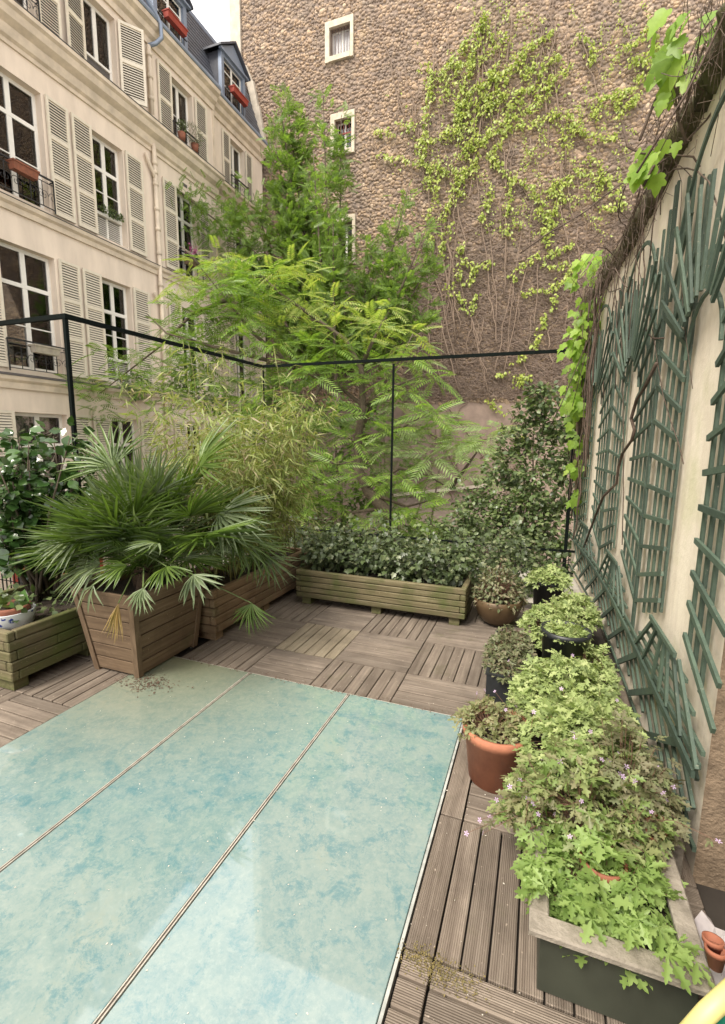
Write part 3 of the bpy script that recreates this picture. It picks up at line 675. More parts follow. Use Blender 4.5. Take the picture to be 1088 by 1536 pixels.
# flower boxes, pots on the balconies
def flower_box(x, y0, y1, z, mat, label, plant=None, h=.16):
    t = thing('flower_box', label, 'flower box', (x,(y0+y1)/2,z), 'flower boxes on the window guards')
    b = MB(); w = .2
    b.add([(x-w*.35,y0+.02,z),(x+w*.35,y0+.02,z),(x+w*.35,y1-.02,z),(x-w*.35,y1-.02,z),(x-w/2,y0,z+h),(x+w/2,y0,z+h),(x+w/2,y1,z+h),(x-w/2,y1,z+h)], [(0,3,2,1),(0,1,5,4),(1,2,6,5),(2,3,7,6),(3,0,4,7)])
    b.box((x-w/2-.01,y0-.01,z+h-.03),(x+w/2+.01,y1+.01,z+h)); b.build('box', mat, t)
    MB().box((x-w*.42,y0+.02,z+h-.02),(x+w*.42,y1-.02,z+h+.004)).build('soil', M_soil, t)
    return t
flower_box(FX+.20,11.2,11.92,12.22,M_redp,'red flower box under the dormer window furthest from the stone gable')
flower_box(FX+.20,14.0,14.78,12.22,M_redp,'red flower box under the pedimented dormer window beside the stone gable')
flower_box(FX+.14,6.85,7.35,6.50,M_terra,'terracotta flower box on the scrolled iron guard one storey above the pale box')
flower_box(FX+.14,6.95,7.50,3.12,simple('stone_box',(.45,.40,.32),.9),'pale stone coloured flower box on the iron guard of the lowest balcony')
def puff(t, c, r, n, mats, tm=T_LEAF, size=(.04,.07), up=.4, nm='foliage', mi=None):
    d = unit(rnd(n)); pos = np.array(c)+d*np.array(r)*rng.uniform(.3,1,(n,1))**.5
    C = Cloud(); C.put(tm, pos, unit(d+rnd(n,.5)+[0,0,up]), unit(d+rnd(n,.4)+[0,0,.6]), rng.uniform(*size, n))
    return C.build(nm, mats, t)
b_ = flower_box(FX+.16,11.62,12.08,6.36,M_plpot,'wooden flower box with pink geraniums below the climbing branches')
puff(b_, (FX+.2,11.85,6.62), (.12,.25,.16), 160, L_bush); 
C = Cloud(); p = np.array((FX+.25,11.82,6.78))+rnd(46)*[.06,.11,.07]; C.put(T_FLOWER, p, unit(rnd(46)), unit(rnd(46)+[1,0,.6]), .035); C.build('flowers', L_pink, b_)
hp = thing('potted_plant', 'bushy heather like plant on the top floor window guard', 'potted plant', (FX+.2,12.0,9.5))
MB().lathe([(.0,0),(.08,0),(.11,.2),(.0,.2)], (FX+.2,11.62,9.52), 14).lathe([(.0,0),(.08,0),(.11,.2),(.0,.2)], (FX+.2,12.15,9.52), 14).build('pot', M_terra, hp)
puff(hp, (FX+.24,12.05,9.92), (.16,.36,.24), 420, L_heath, T_BLADE, (.06,.13), .5); puff(hp, (FX+.22,11.62,9.88), (.1,.12,.15), 120, L_bush, T_LEAF, (.04,.07))
ip = thing('window_ivy', 'small trailing green plant on the sill of the louvred window', 'plant', (FX+.05,9.3,6.75))
puff(ip, (FX+.0,9.28,6.74), (.06,.36,.07), 190, L_bush, T_LEAF, (.04,.08), -.2)
# red garage-like door low on the courtyard side
rd = thing('red_door', 'red painted panelled courtyard door seen through the railing mesh', 'door', (FX+.06,7.1,-3.3))
MB().box((FX+.01,6.2,-3.28),(FX+.05,8.3,-1.2)).build('door_leaf', M_redp, rd)
for k in range(4):
    for j in range(2): MB().box((FX+.051,6.3+k*.5,-3.1+j*.95),(FX+.058,6.7+k*.5,-2.35+j*.95)).build('door_pane', M_dark, rd)

# ================================================================= rubble gable wall at the back
BY = 16.4
gab = thing('gable_wall', 'tall rubble stone gable wall with barred windows and creeper behind the garden', 'wall', (-4,BY,-3.3), kind='thing')
def bz(px, py): v = aty(px, py, BY); return v.x, v.z
GH = [(-7.62,-6.62,14.05,15.15),(-7.42,-6.55,11.15,12.35),(-7.35,-6.5,7.6,9.1)]
GH = [(a+.12,b-.12,c+.1,d-.14) for a,b,c,d in GH]
def gable_holes():
    m = MB(); x0, x1, z0, z1 = -11.35, 11, -3.3, 23.0
    xs = sorted({x0,x1}|{v for h in GH for v in h[:2]}); zs = sorted({z0,2.75,z1}|{v for h in GH for v in h[2:]})
    for i in range(len(xs)-1):
        for j in range(len(zs)-1):
            cx, cz = (xs[i]+xs[i+1])/2, (zs[j]+zs[j+1])/2
            if any(h[0]<cx<h[1] and h[2]<cz<h[3] for h in GH): continue
            m.add([(xs[i],BY,zs[j]),(xs[i+1],BY,zs[j]),(xs[i+1],BY,zs[j+1]),(xs[i],BY,zs[j+1])], [(0,1,2,3)], 0 if cz > 2.75 else 1)
    for (a,b,c,d) in GH:
        Y2 = BY+.3
        m.add([(a,BY,c),(a,BY,d),(a,Y2,d),(a,Y2,c)], [(0,1,2,3)],1); m.add([(b,BY,c),(b,Y2,c),(b,Y2,d),(b,BY,d)], [(0,1,2,3)],1)
        m.add([(a,BY,d),(b,BY,d),(b,Y2,d),(a,Y2,d)], [(0,1,2,3)],1); m.add([(a,BY,c),(a,Y2,c),(b,Y2,c),(b,BY,c)], [(0,1,2,3)],1)
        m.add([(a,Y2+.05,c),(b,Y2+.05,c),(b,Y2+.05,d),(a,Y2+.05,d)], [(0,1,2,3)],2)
    m.box((x0,BY+.4,z0),(x1,BY+.8,z1),0)
    m.box((x0-.002,BY+.001,z1),(x1,BY+.8,z1+.1),0); m.box((x0-.05,BY-.02,-3.3),(x0,BY+.8,z1+.1),1)
    return m
gable_holes().build('wall', [M_mortar, M_ppl, M_dark], gab)
# stones: rough courses of irregular faceted lumps
def stones():
    V = []; L = []; nv = 0; C = Cloud()
    tms = []
    for k in range(10):
        n = 7; a = np.sort(rng.uniform(0, 2*math.pi, n)); a = np.linspace(0, 2*math.pi, n, endpoint=False)+rng.uniform(-.3,.3,n)
        r_ = rng.uniform(.75,1.1,n); base = [(math.cos(t)*q, math.sin(t)*q, -.25) for t, q in zip(a, r_)]
        mid = [(x*.82, y*.82, .22+rng.uniform(-.15,.2)) for x, y, z in base]; top = (rng.uniform(-.2,.2), rng.uniform(-.2,.2), .42+rng.uniform(0,.3))
        F = [(i, (i+1) % n, n+(i+1) % n, n+i) for i in range(n)]+[(n+i, n+(i+1) % n, 2*n) for i in range(n)]
        tms.append((base+mid+[top], F))
    P = [[] for _ in tms]
    z = 2.72; 
    while z < 19.0:
        x = -11.28+rng.uniform(0,.15)
        while x < 4.6:
            k = rng.uniform(.45,1.2) if rng.random() > .1 else rng.uniform(1.2,1.9); w = .125*k
            cx, zz = x+w/2, z+rng.normal(0,.032)
            if not any(a-.17 < cx < b+.12 and c-.16 < zz < d+.20 for a,b,c,d in GH):
                P[rng.integers(len(tms))].append((cx, zz, w*rng.uniform(.5,.72), rng.uniform(.038,.075)*(k**.6)))
            x += w*.93
        z += rng.uniform(.072,.105)
    # anisotropic: bake by scaling templates in numpy
    for tm, pl in zip(tms, P):
        v = np.array(tm[0]); pl = np.array(pl); n = len(pl)
        rr = rng.normal(0,.45,n)
        X = v[None,:,0]*pl[:,2,None]; Z = v[None,:,1]*pl[:,3,None]
        X, Z = X*np.cos(rr)[:,None]-Z*np.sin(rr)[:,None], X*np.sin(rr)[:,None]+Z*np.cos(rr)[:,None]
        D = v[None,:,2]*rng.uniform(.02,.09,n)[:,None]
        A = np.stack([X+pl[:,0,None], BY-.005-D, Z+pl[:,1,None]], 2)
        C.V.append(A.reshape(-1,3)); k = len(v); fl = np.array([i for f in tm[1] for i in f[::-1]]); ft = np.array([len(f) for f in tm[1]])
        base = C.nv+np.arange(n)*k; C.loops.append((fl[None]+base[:,None]).ravel()); C.tot.append(np.tile(ft,n)); C.mi.append(np.zeros(n*len(ft))); C.nv += n*k
    C.build('rubble_stones', M_rub, gab, 'stuff')
stones()
# dressed left edge and flashing along the mansard
m = MB(); m.box((-11.42,BY-.10,14.0),(-10.98,BY-.01,23.1)); m.build('corner_strip', M_pale, gab)
m = MB(); pts = [(-10.22,11.9),(-10.50,13.2),(-10.72,14.05),(-11.0,14.6)]
for i in range(3):
    (xa,za),(xb,zb) = pts[i], pts[i+1]; m.add([(xa,BY-.16,za),(xa+.22,BY-.16,za+.04),(xb+.26,BY-.16,zb+.05),(xb,BY-.16,zb),(xa,BY,za),(xa+.22,BY,za+.04),(xb+.26,BY,zb+.05),(xb,BY,zb)], [(0,1,2,3),(1,5,6,2),(0,3,7,4),(0,4,5,1),(3,2,6,7)])
m.build('flashing', M_pale, gab)
for i, (a,b,c,d) in enumerate(GH):
    fw = MB(); w = .15; y0, y1 = BY-.10, BY-.002
    fw.box((a-w,y0,c-w),(a,y1,d+w*1.3)); fw.box((b,y0,c-w),(b+w*.7,y1,d+w*1.3)); fw.box((a,y0,d),(b,y1,d+w*1.3)); fw.box((a,y0-.02,c-w),(b,y1,c))
    wf = MB(); Yw = BY+.16; cx = (a+b)/2
    s = fw.build('window_surround', simple('window_surround_stone', (.56,.49,.38), .9, var=.25, scale=6, bmp=.3), gab)
    for q in ((a,a+.05),(b-.05,b),(cx-.035,cx+.035)): wf.box((q[0],Yw,c),(q[1],Yw+.04,d))
    wf.box((a+.05,Yw+.002,c),(cx-.035,Yw+.038,c+.05)); wf.box((cx+.035,Yw+.002,c),(b-.05,Yw+.038,c+.05)); wf.box((a+.05,Yw+.002,d-.05),(b-.05,Yw+.038,d)) 
    wf.build('window_frame', M_white, s)
    MB().box((a+.05,Yw+.015,c+.05),(b-.05,Yw+.02,d-.05)).build('pane', simple('pale_pane',(.52,.5,.5),.2) if i == 0 else M_glass, s)
    br = MB()
    if i < 2:
        k = a+.07; lo = c if i == 0 else c+(d-c)*.58
        while k < b: br.tube([(k,BY+.05,lo),(k,BY+.05,d)], .011, 5); k += .105
        if i == 1: br.beam((a,BY+.05,lo),(b,BY+.05,lo),.03,.05)
        br.build('window_bars', simple('rusty_red_bars',(.20,.05,.04),.8) if i == 1 else simple('grey_bars',(.16,.12,.11),.7), s)
# lower plaster bands, ledges and an old roof line on the gable
m = MB(); 
for (xa,za,xb,zb,t) in ((-4.9,-.55,-1.6,-.05,.10),(-4.2,-1.2,-1.2,-1.1,.12)):
    m.beam((xa,BY-.07,za),(xb,BY-.07,zb),.14,t)
m.build('plaster_ledge', M_pale, gab)
aw = thing('garden_shed', 'low pale rendered outbuilding at the foot of the stone gable, half hidden by leaves', 'outbuilding', (-2.6,14.2,-3.3))
MB().box((-5.2,13.4,-3.3),(-.6,16.3,-1.6)).build('wall', M_ppl, aw)
MB().add([(-5.4,13.2,-1.62),(-.4,13.2,-1.62),(-.4,16.28,-.7),(-5.4,16.28,-.7),(-5.4,13.2,-1.54),(-.4,13.2,-1.54),(-.4,16.28,-.62),(-5.4,16.28,-.62)], [(0,1,2,3),(4,7,6,5),(0,4,5,1),(1,5,6,2),(0,3,7,4)]).build('roof', simple('stained_cement_roof', (.15,.115,.09), .9, var=.4, scale=5, bmp=.4), aw)

# ================================================================= garden wall with trellis (right)
def wallx(Y): return .56-.019*max(0., Y-2.8)**2
GY0, GYE = 1.655, 5.72
gw = thing('garden_wall', 'streaked cream rendered garden wall with a mossy coping, carrying the green trellis', 'wall', (.7,3.5,-.05), kind='thing')
ys = [GY0]+[GY0+(GYE-GY0)*k/24 for k in range(1,25)]
m = MB(); P = []
zt = 2.80
for y in ys: P += [(wallx(y),y,-.05),(wallx(y),y,zt),(wallx(y)+.34,y,zt),(wallx(y)+.34,y,-.05)]
F = []
for i in range(24):
    for k in range(4): k2 = (k+1) % 4; F.append((i*4+k, i*4+k2, (i+1)*4+k2, (i+1)*4+k))
m.add(P, F); m.add([P[k] for k in range(4)], [(0,1,2,3)], 1); m.add([P[-4+k] for k in range(4)], [(3,2,1,0)], 1)
m.build('wall', [M_gwall, M_gend], gw)
# wall continuing nearer, set back
MB().box((.66,-3,-.05),(.95,GY0-.001,2.8)).build('return_wall', M_gend, gw)
# coping as an irregular mossy mass
def rough_bar(path, w, h, nseg, amp, mats, name, par, kind=None, seed=1):
    """box section swept along path, each vertex jittered"""
    rs = random.Random(seed); m = MB(); n = 10; P = []
    for i in range(nseg+1):
        t = i/nseg; c = path(t)
        for k in range(n):
            a = 2*math.pi*k/n; e = 3.2; ca, sa = math.cos(a), math.sin(a); q = (abs(ca)**e+abs(sa)**e)**(-1/e)
            P.append((c[0]+ca*q*w/2+rs.uniform(-amp,amp), c[1]+rs.uniform(-amp,amp), c[2]+sa*q*h/2+rs.uniform(-amp,amp)))
    F = [(i*n+k, i*n+(k+1)%n, (i+1)*n+(k+1)%n, (i+1)*n+k) for i in range(nseg) for k in range(n)]
    F += [tuple(range(n))[::-1], tuple(nseg*n+k for k in range(n))]
    m.add(P, F, 0, True); return m.build(name, mats, par, kind)
rough_bar(lambda t: (wallx(1.4+4.35*t)+.20+.012*math.sin(t*31), 1.4+4.35*t, 2.86+.02*math.sin(t*19)), .54, .16, 170, .019, M_moss, 'coping', gw)
# ---- trellis
tr = thing('wall_trellis', 'dark green perspective trellis of arches and columns fixed to the garden wall', 'trellis', (.53,3.4,.1))
slat_m = MB().box((-.5,-.5,-.5),(.5,.5,.5)).mesh('slat', M_trell)
SLATS = []
def tslat(y0, z0, y1, z1, layer=0, w=.020, d=.011):
    off = .020+.0125*layer
    for v in (y0, y1):
        if v > GYE-.03 or v < GY0-.20: return
    if min(y0, y1) < GY0+.0 and False: return
    if max(z0, z1) > 2.76: return
    w *= .86
    p = Vector((wallx(y0)-off, y0, z0)); q = Vector((wallx(y1)-off, y1, z1)); D = q-p; L = D.length
    if L < .02: return
    yv = D.normalized(); xv = Vector((1,0,0)); zv = xv.cross(yv).normalized(); xv = yv.cross(zv)
    j = 1+random.uniform(-.06,.06)
    Mx = Matrix(((xv.x*d, yv.x*L, zv.x*w*j, (p.x+q.x)/2),(xv.y*d, yv.y*L, zv.y*w*j, (p.y+q.y)/2),(xv.z*d, yv.z*L, zv.z*w*j, (p.z+q.z)/2),(0,0,0,1)))
    SLATS.append((min(y0,y1), L, Mx))
def poly(pts, layer=0, w=.02, d=.011):
    for a, b in zip(pts[:-1], pts[1:]): tslat(*a, *b, layer, w, d)
COLC = [(1.535,.36,.36),(2.79,.48,.50),(4.13,.48,.47),(5.46,.5,.2)]
OPC = [2.095,3.47,4.80]
RZ = [(2.02,1.79),(1.85,1.66),(1.685,1.538),(1.517,1.42),(1.35,1.304),(1.188,1.186),(1.03,1.07),(.868,.955),(.712,.845),(.57,.725)]
for ci, (c, hr_, hl_) in enumerate(COLC):
    # verticals
    for sg, hw in ((-1, hr_), (1, hl_)):
        if ci == 0 and sg < 0:
            continue
        offs = [.016, hw*.33, hw*.55, hw*.78, hw]
        for k, o in enumerate(offs):
            y = c+sg*o; zlo = .40 if k == 0 else .50+.17*o/max(hw,.01); zhi = 2.62-.05*k if not ci == 0 else 2.5-.09*k
            if y < GY0: continue
            tslat(y, zlo, y+sg*random.uniform(-.004,.004), zhi, 0 if k else 1, .022)
        for (zc, zo) in RZ:
            tslat(c+sg*.01, zc, c+sg*(hw+.012), zo, 1.05 if sg < 0 else 1.15, .024) if c+sg*.01 > GY0-.14 else None
for oi, o in enumerate(OPC):
    R0 = .205; cz = 1.735
    arc = [(o+R0*math.cos(R(a)), cz+R0*math.sin(R(a))) for a in range(0, 181, 15)]
    poly(arc, 1.3, .014)
    band = [(o+.335*math.cos(R(a)), cz+.335*math.sin(R(a))) for a in range(35, 146, 12)]; poly(band, 2.1, .024)
    big = [(o+.50*math.cos(R(a)), 2.08+.50*math.sin(R(a))) for a in range(18, 163, 9)]; poly(big, 2.3, .024)
    for a, L in ((90,.40),(76,.44),(63,.56),(51,.58),(39,.60),(28,.52)):
        for sg in ((1,-1) if a != 90 else (1,)):
            an = R(a) if sg > 0 else math.pi-R(a); ca, sa = math.cos(an), math.sin(an)
            tslat(o+ca*(R0+.005), cz+sa*(R0+.005), o+ca*(R0+L), cz+sa*(R0+L), 3.0+.08*(a % 5), .024)
    for sg in (-1, 1):
        for (a1,b1,a2,b2) in ((.16,2.075,.30,1.927),(.21,2.234,.51,1.963),(.42,2.377,.66,2.08)):
            tslat(o+sg*a1, b1, o+sg*a2, b2, .0, .016)
        # base fan
        for (a1, a2) in ((.05,.12),(.125,.32),(.205,.50)): tslat(o+sg*a1, .632, o+sg*a2, .405, 2.2, .022)
    tslat(o, .632, o, .405, 2.2, .022)
    tslat(o-.205, .648, o+.205, .648, 3.2, .022)
    for z, w_ in ((.585,.27),(.525,.38),(.462,.50)): tslat(o-w_, z, o+w_, z, 1.2, .018)
# horizontal border under the columns and the lower lattice
edges = [1.60,2.2,2.8,3.4,4.0,4.6,5.2,5.65]
for a, b in zip(edges[:-1], edges[1:]):
    tslat(a, .385, b, .385, 2.6, .030); tslat(a, .415, b, .415, 1.6, .022); tslat(a, .042 if a > 2 else .13, b, .042 if b > 2.3 else .09, .3, .02)
y = 1.42
while y < 5.6:
    a, b = y, y+.50
    za, zb = .365, .09
    if a < GY0: za -= (GY0-a)*.55; a = GY0
    if b < GYE-.05: tslat(a, za, b, zb, 1.4, .034)
    y += .378
y = 1.72
while y < 5.75:
    a, b = y, y-.44
    za, zb = .37, .13
    if b < GY0: zb += (GY0-b)*.545; b = GY0
    if a < GYE-.05: tslat(a, za, b, zb, .2, .018)
    y += .19
SLATS.sort(key=lambda q: q[0]-.25*q[1])
for _, _, Mx in SLATS[:290]: link('slat', slat_m, tr, Mx)
m = MB()
for _, _, Mx in SLATS[290:]: m.obox(Mx.translation, Mx.col[0].to_3d()/2, Mx.col[1].to_3d()/2, Mx.col[2].to_3d()/2)
m.build('far_slats', M_trell, tr, 'stuff')
# ---- trellis screen standing on the coping at the near end
ts = thing('coping_trellis', 'green slatted screen standing up behind the mossy wall coping', 'trellis', (.75,2.3,2.9))
for k in range(9):
    yy = 1.75+.13*k; MB().beam((.72,yy,2.90),(.72,yy,3.7),.02,.026,(0,1,0)).build('slat', M_trell, ts)
for z in (3.15,3.45): MB().beam((.705,1.7,z),(.705,2.85,z),.02,.024).build('slat', M_trell, ts)

# ================================================================= railing frame at the terrace edge
RYF, RXL, RYN = 5.5, -3.48, 2.73
rl = thing('terrace_railing', 'thin dark green iron railing frame with tall posts round the terrace edge', 'railing', (-1.5,5.5,-.05))
def zt_(a, b): return aty(a, b, RYF).z
T0 = aty(395,550,RYF); T1 = aty(884,522,RYF); TL = Vector((RXL,RYN,2.30))
ztop = 2.35
MB().beam((RXL,RYF,ztop),(.40,RYF,ztop+.0),.03,.034).build('top_rail', M_rail, rl)
MB().beam((RXL,RYN,ztop-.03),(RXL,RYF+.017,ztop-.001),.028,.034).build('top_rail', M_rail, rl)
MB().beam((RXL+.017,RYN,ztop-.03),(-7.5,RYN,ztop-.03),.028,.034).build('top_rail', M_rail, rl)
for (x, y, w) in ((RXL,RYN,.028),(RXL,RYF,.016),(-1.69,RYF,.022),(.325,RYF,.034),(-5.6,RYN,.03)):
    MB().beam((x,y,-.07),(x,y,ztop-.05),w,w,(1,0,0)).build('post', M_rail, rl)
def guard(p, q, ztop_):
    m = MB(); p = Vector(p); q = Vector(q)
    m.beam((p.x,p.y,ztop_),(q.x,q.y,ztop_),.03,.022); m.beam((p.x,p.y,-.02),(q.x,q.y,-.02),.02,.02)
    n = int((q-p).length/.055)
    for k in range(1, n): c = p+(q-p)*k/n; m.beam((c.x,c.y,-.02),(c.x,c.y,ztop_-.011),.008,.008,(1,0,0))
    for z in (.1,.2,.3,.4,.5,.6):
        if z < ztop_-.03: m.beam((p.x,p.y+.004,z),(q.x,q.y+.004,z),.006,.006)
    m.build('guard_panel', M_rail, rl)
guard((RXL,RYF,0),(.42,RYF,0),.225); guard((RXL,RYN,0),(-6,RYN,0),.62); guard((RXL,RYN,0),(RXL,RYF,0),.225)
# ================================================================= wooden planters
def wood_y(name, cols, **k): return wood(name, cols, axis='y', **k)
M_plmoss_y = wood('mossy_planter_wood_side', [(.075,.058,.035),(.14,.115,.065),(.21,.18,.11)], 'y', moss=(.085,.105,.028), mossamt=.5, world_moss=2.5)
M_plfar_y = wood('olive_planter_wood_side', [(.075,.06,.032),(.145,.12,.065),(.23,.20,.12)], 'y', moss=(.085,.10,.03), mossamt=.42)
M_plmid_y = wood('brown_planter_wood_side', [(.12,.075,.04),(.20,.135,.08),(.29,.205,.125)], 'y', moss=(.13,.12,.06), mossamt=.15)
M_plpot_y = wood('oiled_pot_wood_side', [(.10,.065,.04),(.155,.105,.065),(.22,.155,.10)], 'y', moss=(.11,.10,.05), mossamt=.12, objvar=.12)
def planter(label, x0, x1, y0, y1, z0, z1, rows, mx, my, t=.042, soil=.05, split=()):
    o = thing('wooden_planter', label, 'planter', ((x0+x1)/2,(y0+y1)/2,0), 'long wooden planters of stacked beams')
    h = (z1-z0)/rows
    for r_ in range(rows):
        a, b = z0+h*r_+.0025, z0+h*(r_+1)-.0025; e = r_ % 2; j = lambda: random.uniform(-.003,.003)
        ov = t if e else 0; ovy = 0 if e else t
        for (yy0, yy1) in ((y0,y0+t),(y1-t,y1)):
            q = j(); xs_ = [x0+ov+.001, x1-ov-.001]
            if r_ in split: xs_.insert(1, x0+(x1-x0)*random.uniform(.25,.7))
            for xa, xb in zip(xs_[:-1], xs_[1:]): MB().box((xa+.001,yy0+q,a),(xb-.001,yy1+q,b)).build('beam', mx, o, bevel=.005)
        for (xx0, xx1) in ((x0,x0+t),(x1-t,x1)):
            q = j(); ys_ = [y0+ovy+.001, y1-ovy-.001]
            if r_ in split: ys_.insert(1, y0+(y1-y0)*random.uniform(.25,.6))
            for ya, yb in zip(ys_[:-1], ys_[1:]): MB().box((xx0+q,ya+.001,a),(xx1+q,yb-.001,b)).build('beam', my, o, bevel=.005)
    MB().box((x0+t,y0+t,z0+.01),(x1-t,y1-t,z1-soil)).build('soil', M_soil, o)
    L = max(x1-x0, y1-y0); n = 3 if L > 1 else 2
    for k in range(n):
        f = (k+.5)/n if n == 2 else (.06,.5,.94)[k]
        if x1-x0 > y1-y0: c = x0+(x1-x0)*f; MB().box((c-.04,y0+.03,0),(c+.04,y1-.03,z0)).build('foot', mx, o)
        else: c = y0+(y1-y0)*f; MB().box((x0+.03,c-.04,0),(x1-.03,c+.04,z0)).build('foot', my, o)
    return o
pl_far = planter('long olive wooden planter of ivy across the far end of the deck', -1.90,-.455,3.45,3.98,.062,.305,5,M_plfar,M_plfar_y)
pl_mid = planter('brown wooden planter of bamboo between the palm tub and the far corner', -2.42,-2.02,2.52,3.92,.062,.375,5,M_plmid,M_plmid_y,split=(1,3))
pl_left = planter('green mossy wooden planter holding a glossy shrub and a blue and white pot', -3.42,-2.63,1.575,2.62,.062,.352,5,M_plmoss,M_plmoss_y,split=(0,2,3),soil=.04)
# ---- square wooden tub with the palm
pt = thing('square_wooden_tub', 'square tapered wooden tub with corner boards standing at the corner of the glass floor', 'planter', (-2.3,2.2,0))
B = [(-2.47,1.955),(-2.125,1.955),(-2.125,2.45),(-2.47,2.45)]; T = [(-2.53,1.885),(-2.065,1.885),(-2.065,2.50),(-2.53,2.50)]
HB, HT, NR = .012, .53, 6
def lerp(p, q, t): return tuple(a+(b-a)*t for a, b in zip(p, q))
for s in range(4):
    b0, b1, t0, t1 = B[s], B[(s+1)%4], T[s], T[(s+1)%4]
    cxy = (-2.3, 2.2); 
    for r_ in range(NR):
        f0, f1 = r_/NR+.006, (r_+1)/NR-.006; z0, z1 = HB+(HT-HB)*f0, HB+(HT-HB)*f1
        a, b, c, d = lerp(b0,t0,f0), lerp(b1,t1,f0), lerp(b1,t1,f1), lerp(b0,t0,f1)
        def inn(p, k=.93): return (cxy[0]+(p[0]-cxy[0])*k, cxy[1]+(p[1]-cxy[1])*k)
        V = [(*inn(a,.985),z0),(*inn(b,.985),z0),(*inn(c,.985),z1),(*inn(d,.985),z1),(*inn(a),z0),(*inn(b),z0),(*inn(c),z1),(*inn(d),z1)]
        MB().add(V, [(0,1,2,3),(4,7,6,5),(0,4,5,1),(2,6,7,3),(1,5,6,2),(0,3,7,4)]).build('board', M_plpot if s in (0,2) else M_plpot_y, pt, bevel=.002)
M_plpot_z = wood('oiled_pot_wood_upright', [(.10,.065,.04),(.155,.105,.065),(.22,.155,.10)], 'z', objvar=.12)
for s in range(4):
    b0, t0 = B[s], T[s]; sx = 1 if b0[0] < -2.3 else -1; sy = 1 if b0[1] < 2.2 else -1
    V = []
    for (p, z) in ((b0, .0), (t0, HT+.004)):
        x, y = p; V += [(x-sx*.004,y-sy*.004,z),(x+sx*.034,y-sy*.004,z),(x+sx*.034,y+sy*.034,z),(x-sx*.004,y+sy*.034,z)]
    MB().add(V, [(0,1,2,3),(4,7,6,5),(0,4,5,1),(1,5,6,2),(2,6,7,3),(3,7,4,0)]).build('corner_post', M_plpot_z, pt)
MB().box((-2.49,1.93,.40),(-2.11,2.46,.485)).build('soil', M_soil, pt)

# ================================================================= palm
palm = thing('fan_palm', 'bushy fan palm with stiff green pleated fronds in the square wooden tub', 'palm', (-2.28,2.2,.48))
MB().tube([(-2.28,2.2,.47),(-2.28,2.2,.56),(-2.27,2.2,.66)], [.075,.085,.05], 10).tube([(-2.2,2.1,.47),(-2.19,2.1,.6)], [.05,.03], 8).build('trunk', simple('fibrous_trunk', (.10,.065,.04), .95, var=.5, scale=50, bmp=1), palm)
def frond(base, end, fan_dir, normal, L, nb, mat, spread=125, w=.030, droop=.25, par=palm):
    base, end = Vector(base), Vector(end); d = Vector(fan_dir).normalized(); nrm = Vector(normal); side = d.cross(nrm).normalized(); nrm = side.cross(d).normalized()
    C = Cloud(); A = np.linspace(-spread, spread, nb)*math.pi/180
    y = np.cos(A)[:,None]*np.array(d)+np.sin(A)[:,None]*np.array(side)+np.array(nrm)*(.10+.14*(np.arange(nb)%2)[:,None])
    y += rng.normal(0,.035,(nb,3))
    y[:,2] -= .10
    l = L*(1-.30*np.abs(A)/math.pi*2*.7)*rng.uniform(.85,1.05,nb)
    nn_ = np.tile(np.array(nrm),(nb,1))+np.array(side)*(.55*((np.arange(nb)%2)*2-1))[:,None]
    v = [(-w*.25,0,0),(w*.25,0,0),(w,.40,-.01),(-w,.40,-.01),(w*.75,.72,-.03-droop*.35),(-w*.75,.72,-.03-droop*.35),(0,1,-droop),(0,.4,-.035),(0,.72,-.05-droop*.35)]
    tm = (v, [(0,1,2,7),(0,7,3,0)[:3],(7,2,4,8),(3,7,8,5),(8,4,6),(5,8,6)])
    C.put(tm, np.tile(np.array(end),(nb,1)), y, nn_, l)
    mid = (base+end)/2+Vector((0,0,.06))
    C.tubes([base],[end],[.0055],[.004],1,bend=[mid]); return C.build('frond', [mat, M_gstem], par)
c0 = Vector((-2.28,2.2,.58))
for k in range(58):
    az = k*2.39996+random.uniform(-.2,.2); f = (k+.5)/58; el = R(88-84*f**.8+random.uniform(-6,6))
    L = random.uniform(.26,.46)*(1+.15*(1-f)); front = max(0, -math.sin(az)*.9+math.cos(az)*.35); el = max(el, R(42)*min(1, front*1.3)); el = max(el, R(13)); d = Vector((math.cos(az)*math.cos(el), math.sin(az)*math.cos(el), math.sin(el)))
    if d.x > .2 and d.y > -.2: L *= 1.15
    end = c0+d*L; fd = d*1.0+Vector((0,0,-.18*f)); nrm = Vector((-math.cos(az)*math.sin(el), -math.sin(az)*math.sin(el), math.cos(el)))
    frond(c0+Vector((random.uniform(-.05,.05),random.uniform(-.05,.05),0)), end, fd, nrm, random.uniform(.30,.42), random.randint(28,36), random.choice([L_palm,L_palm,L_palm,L_palm,L_palmg]), random.uniform(75,125), random.uniform(.016,.023), .08+.20*f)
for k in range(15):
    az = k*2.4+.5; d = Vector((math.cos(az)*.8, math.sin(az)*.8, random.uniform(.25,.9))).normalized(); frond(c0+Vector((0,0,-.04)), c0+d*random.uniform(.12,.24), d+Vector((0,0,-.1)), Vector((-d.x*.5,-.3,1)), random.uniform(.16,.26), 24, random.choice([L_palm,L_palm,L_palmg]), 110, .018, .25)
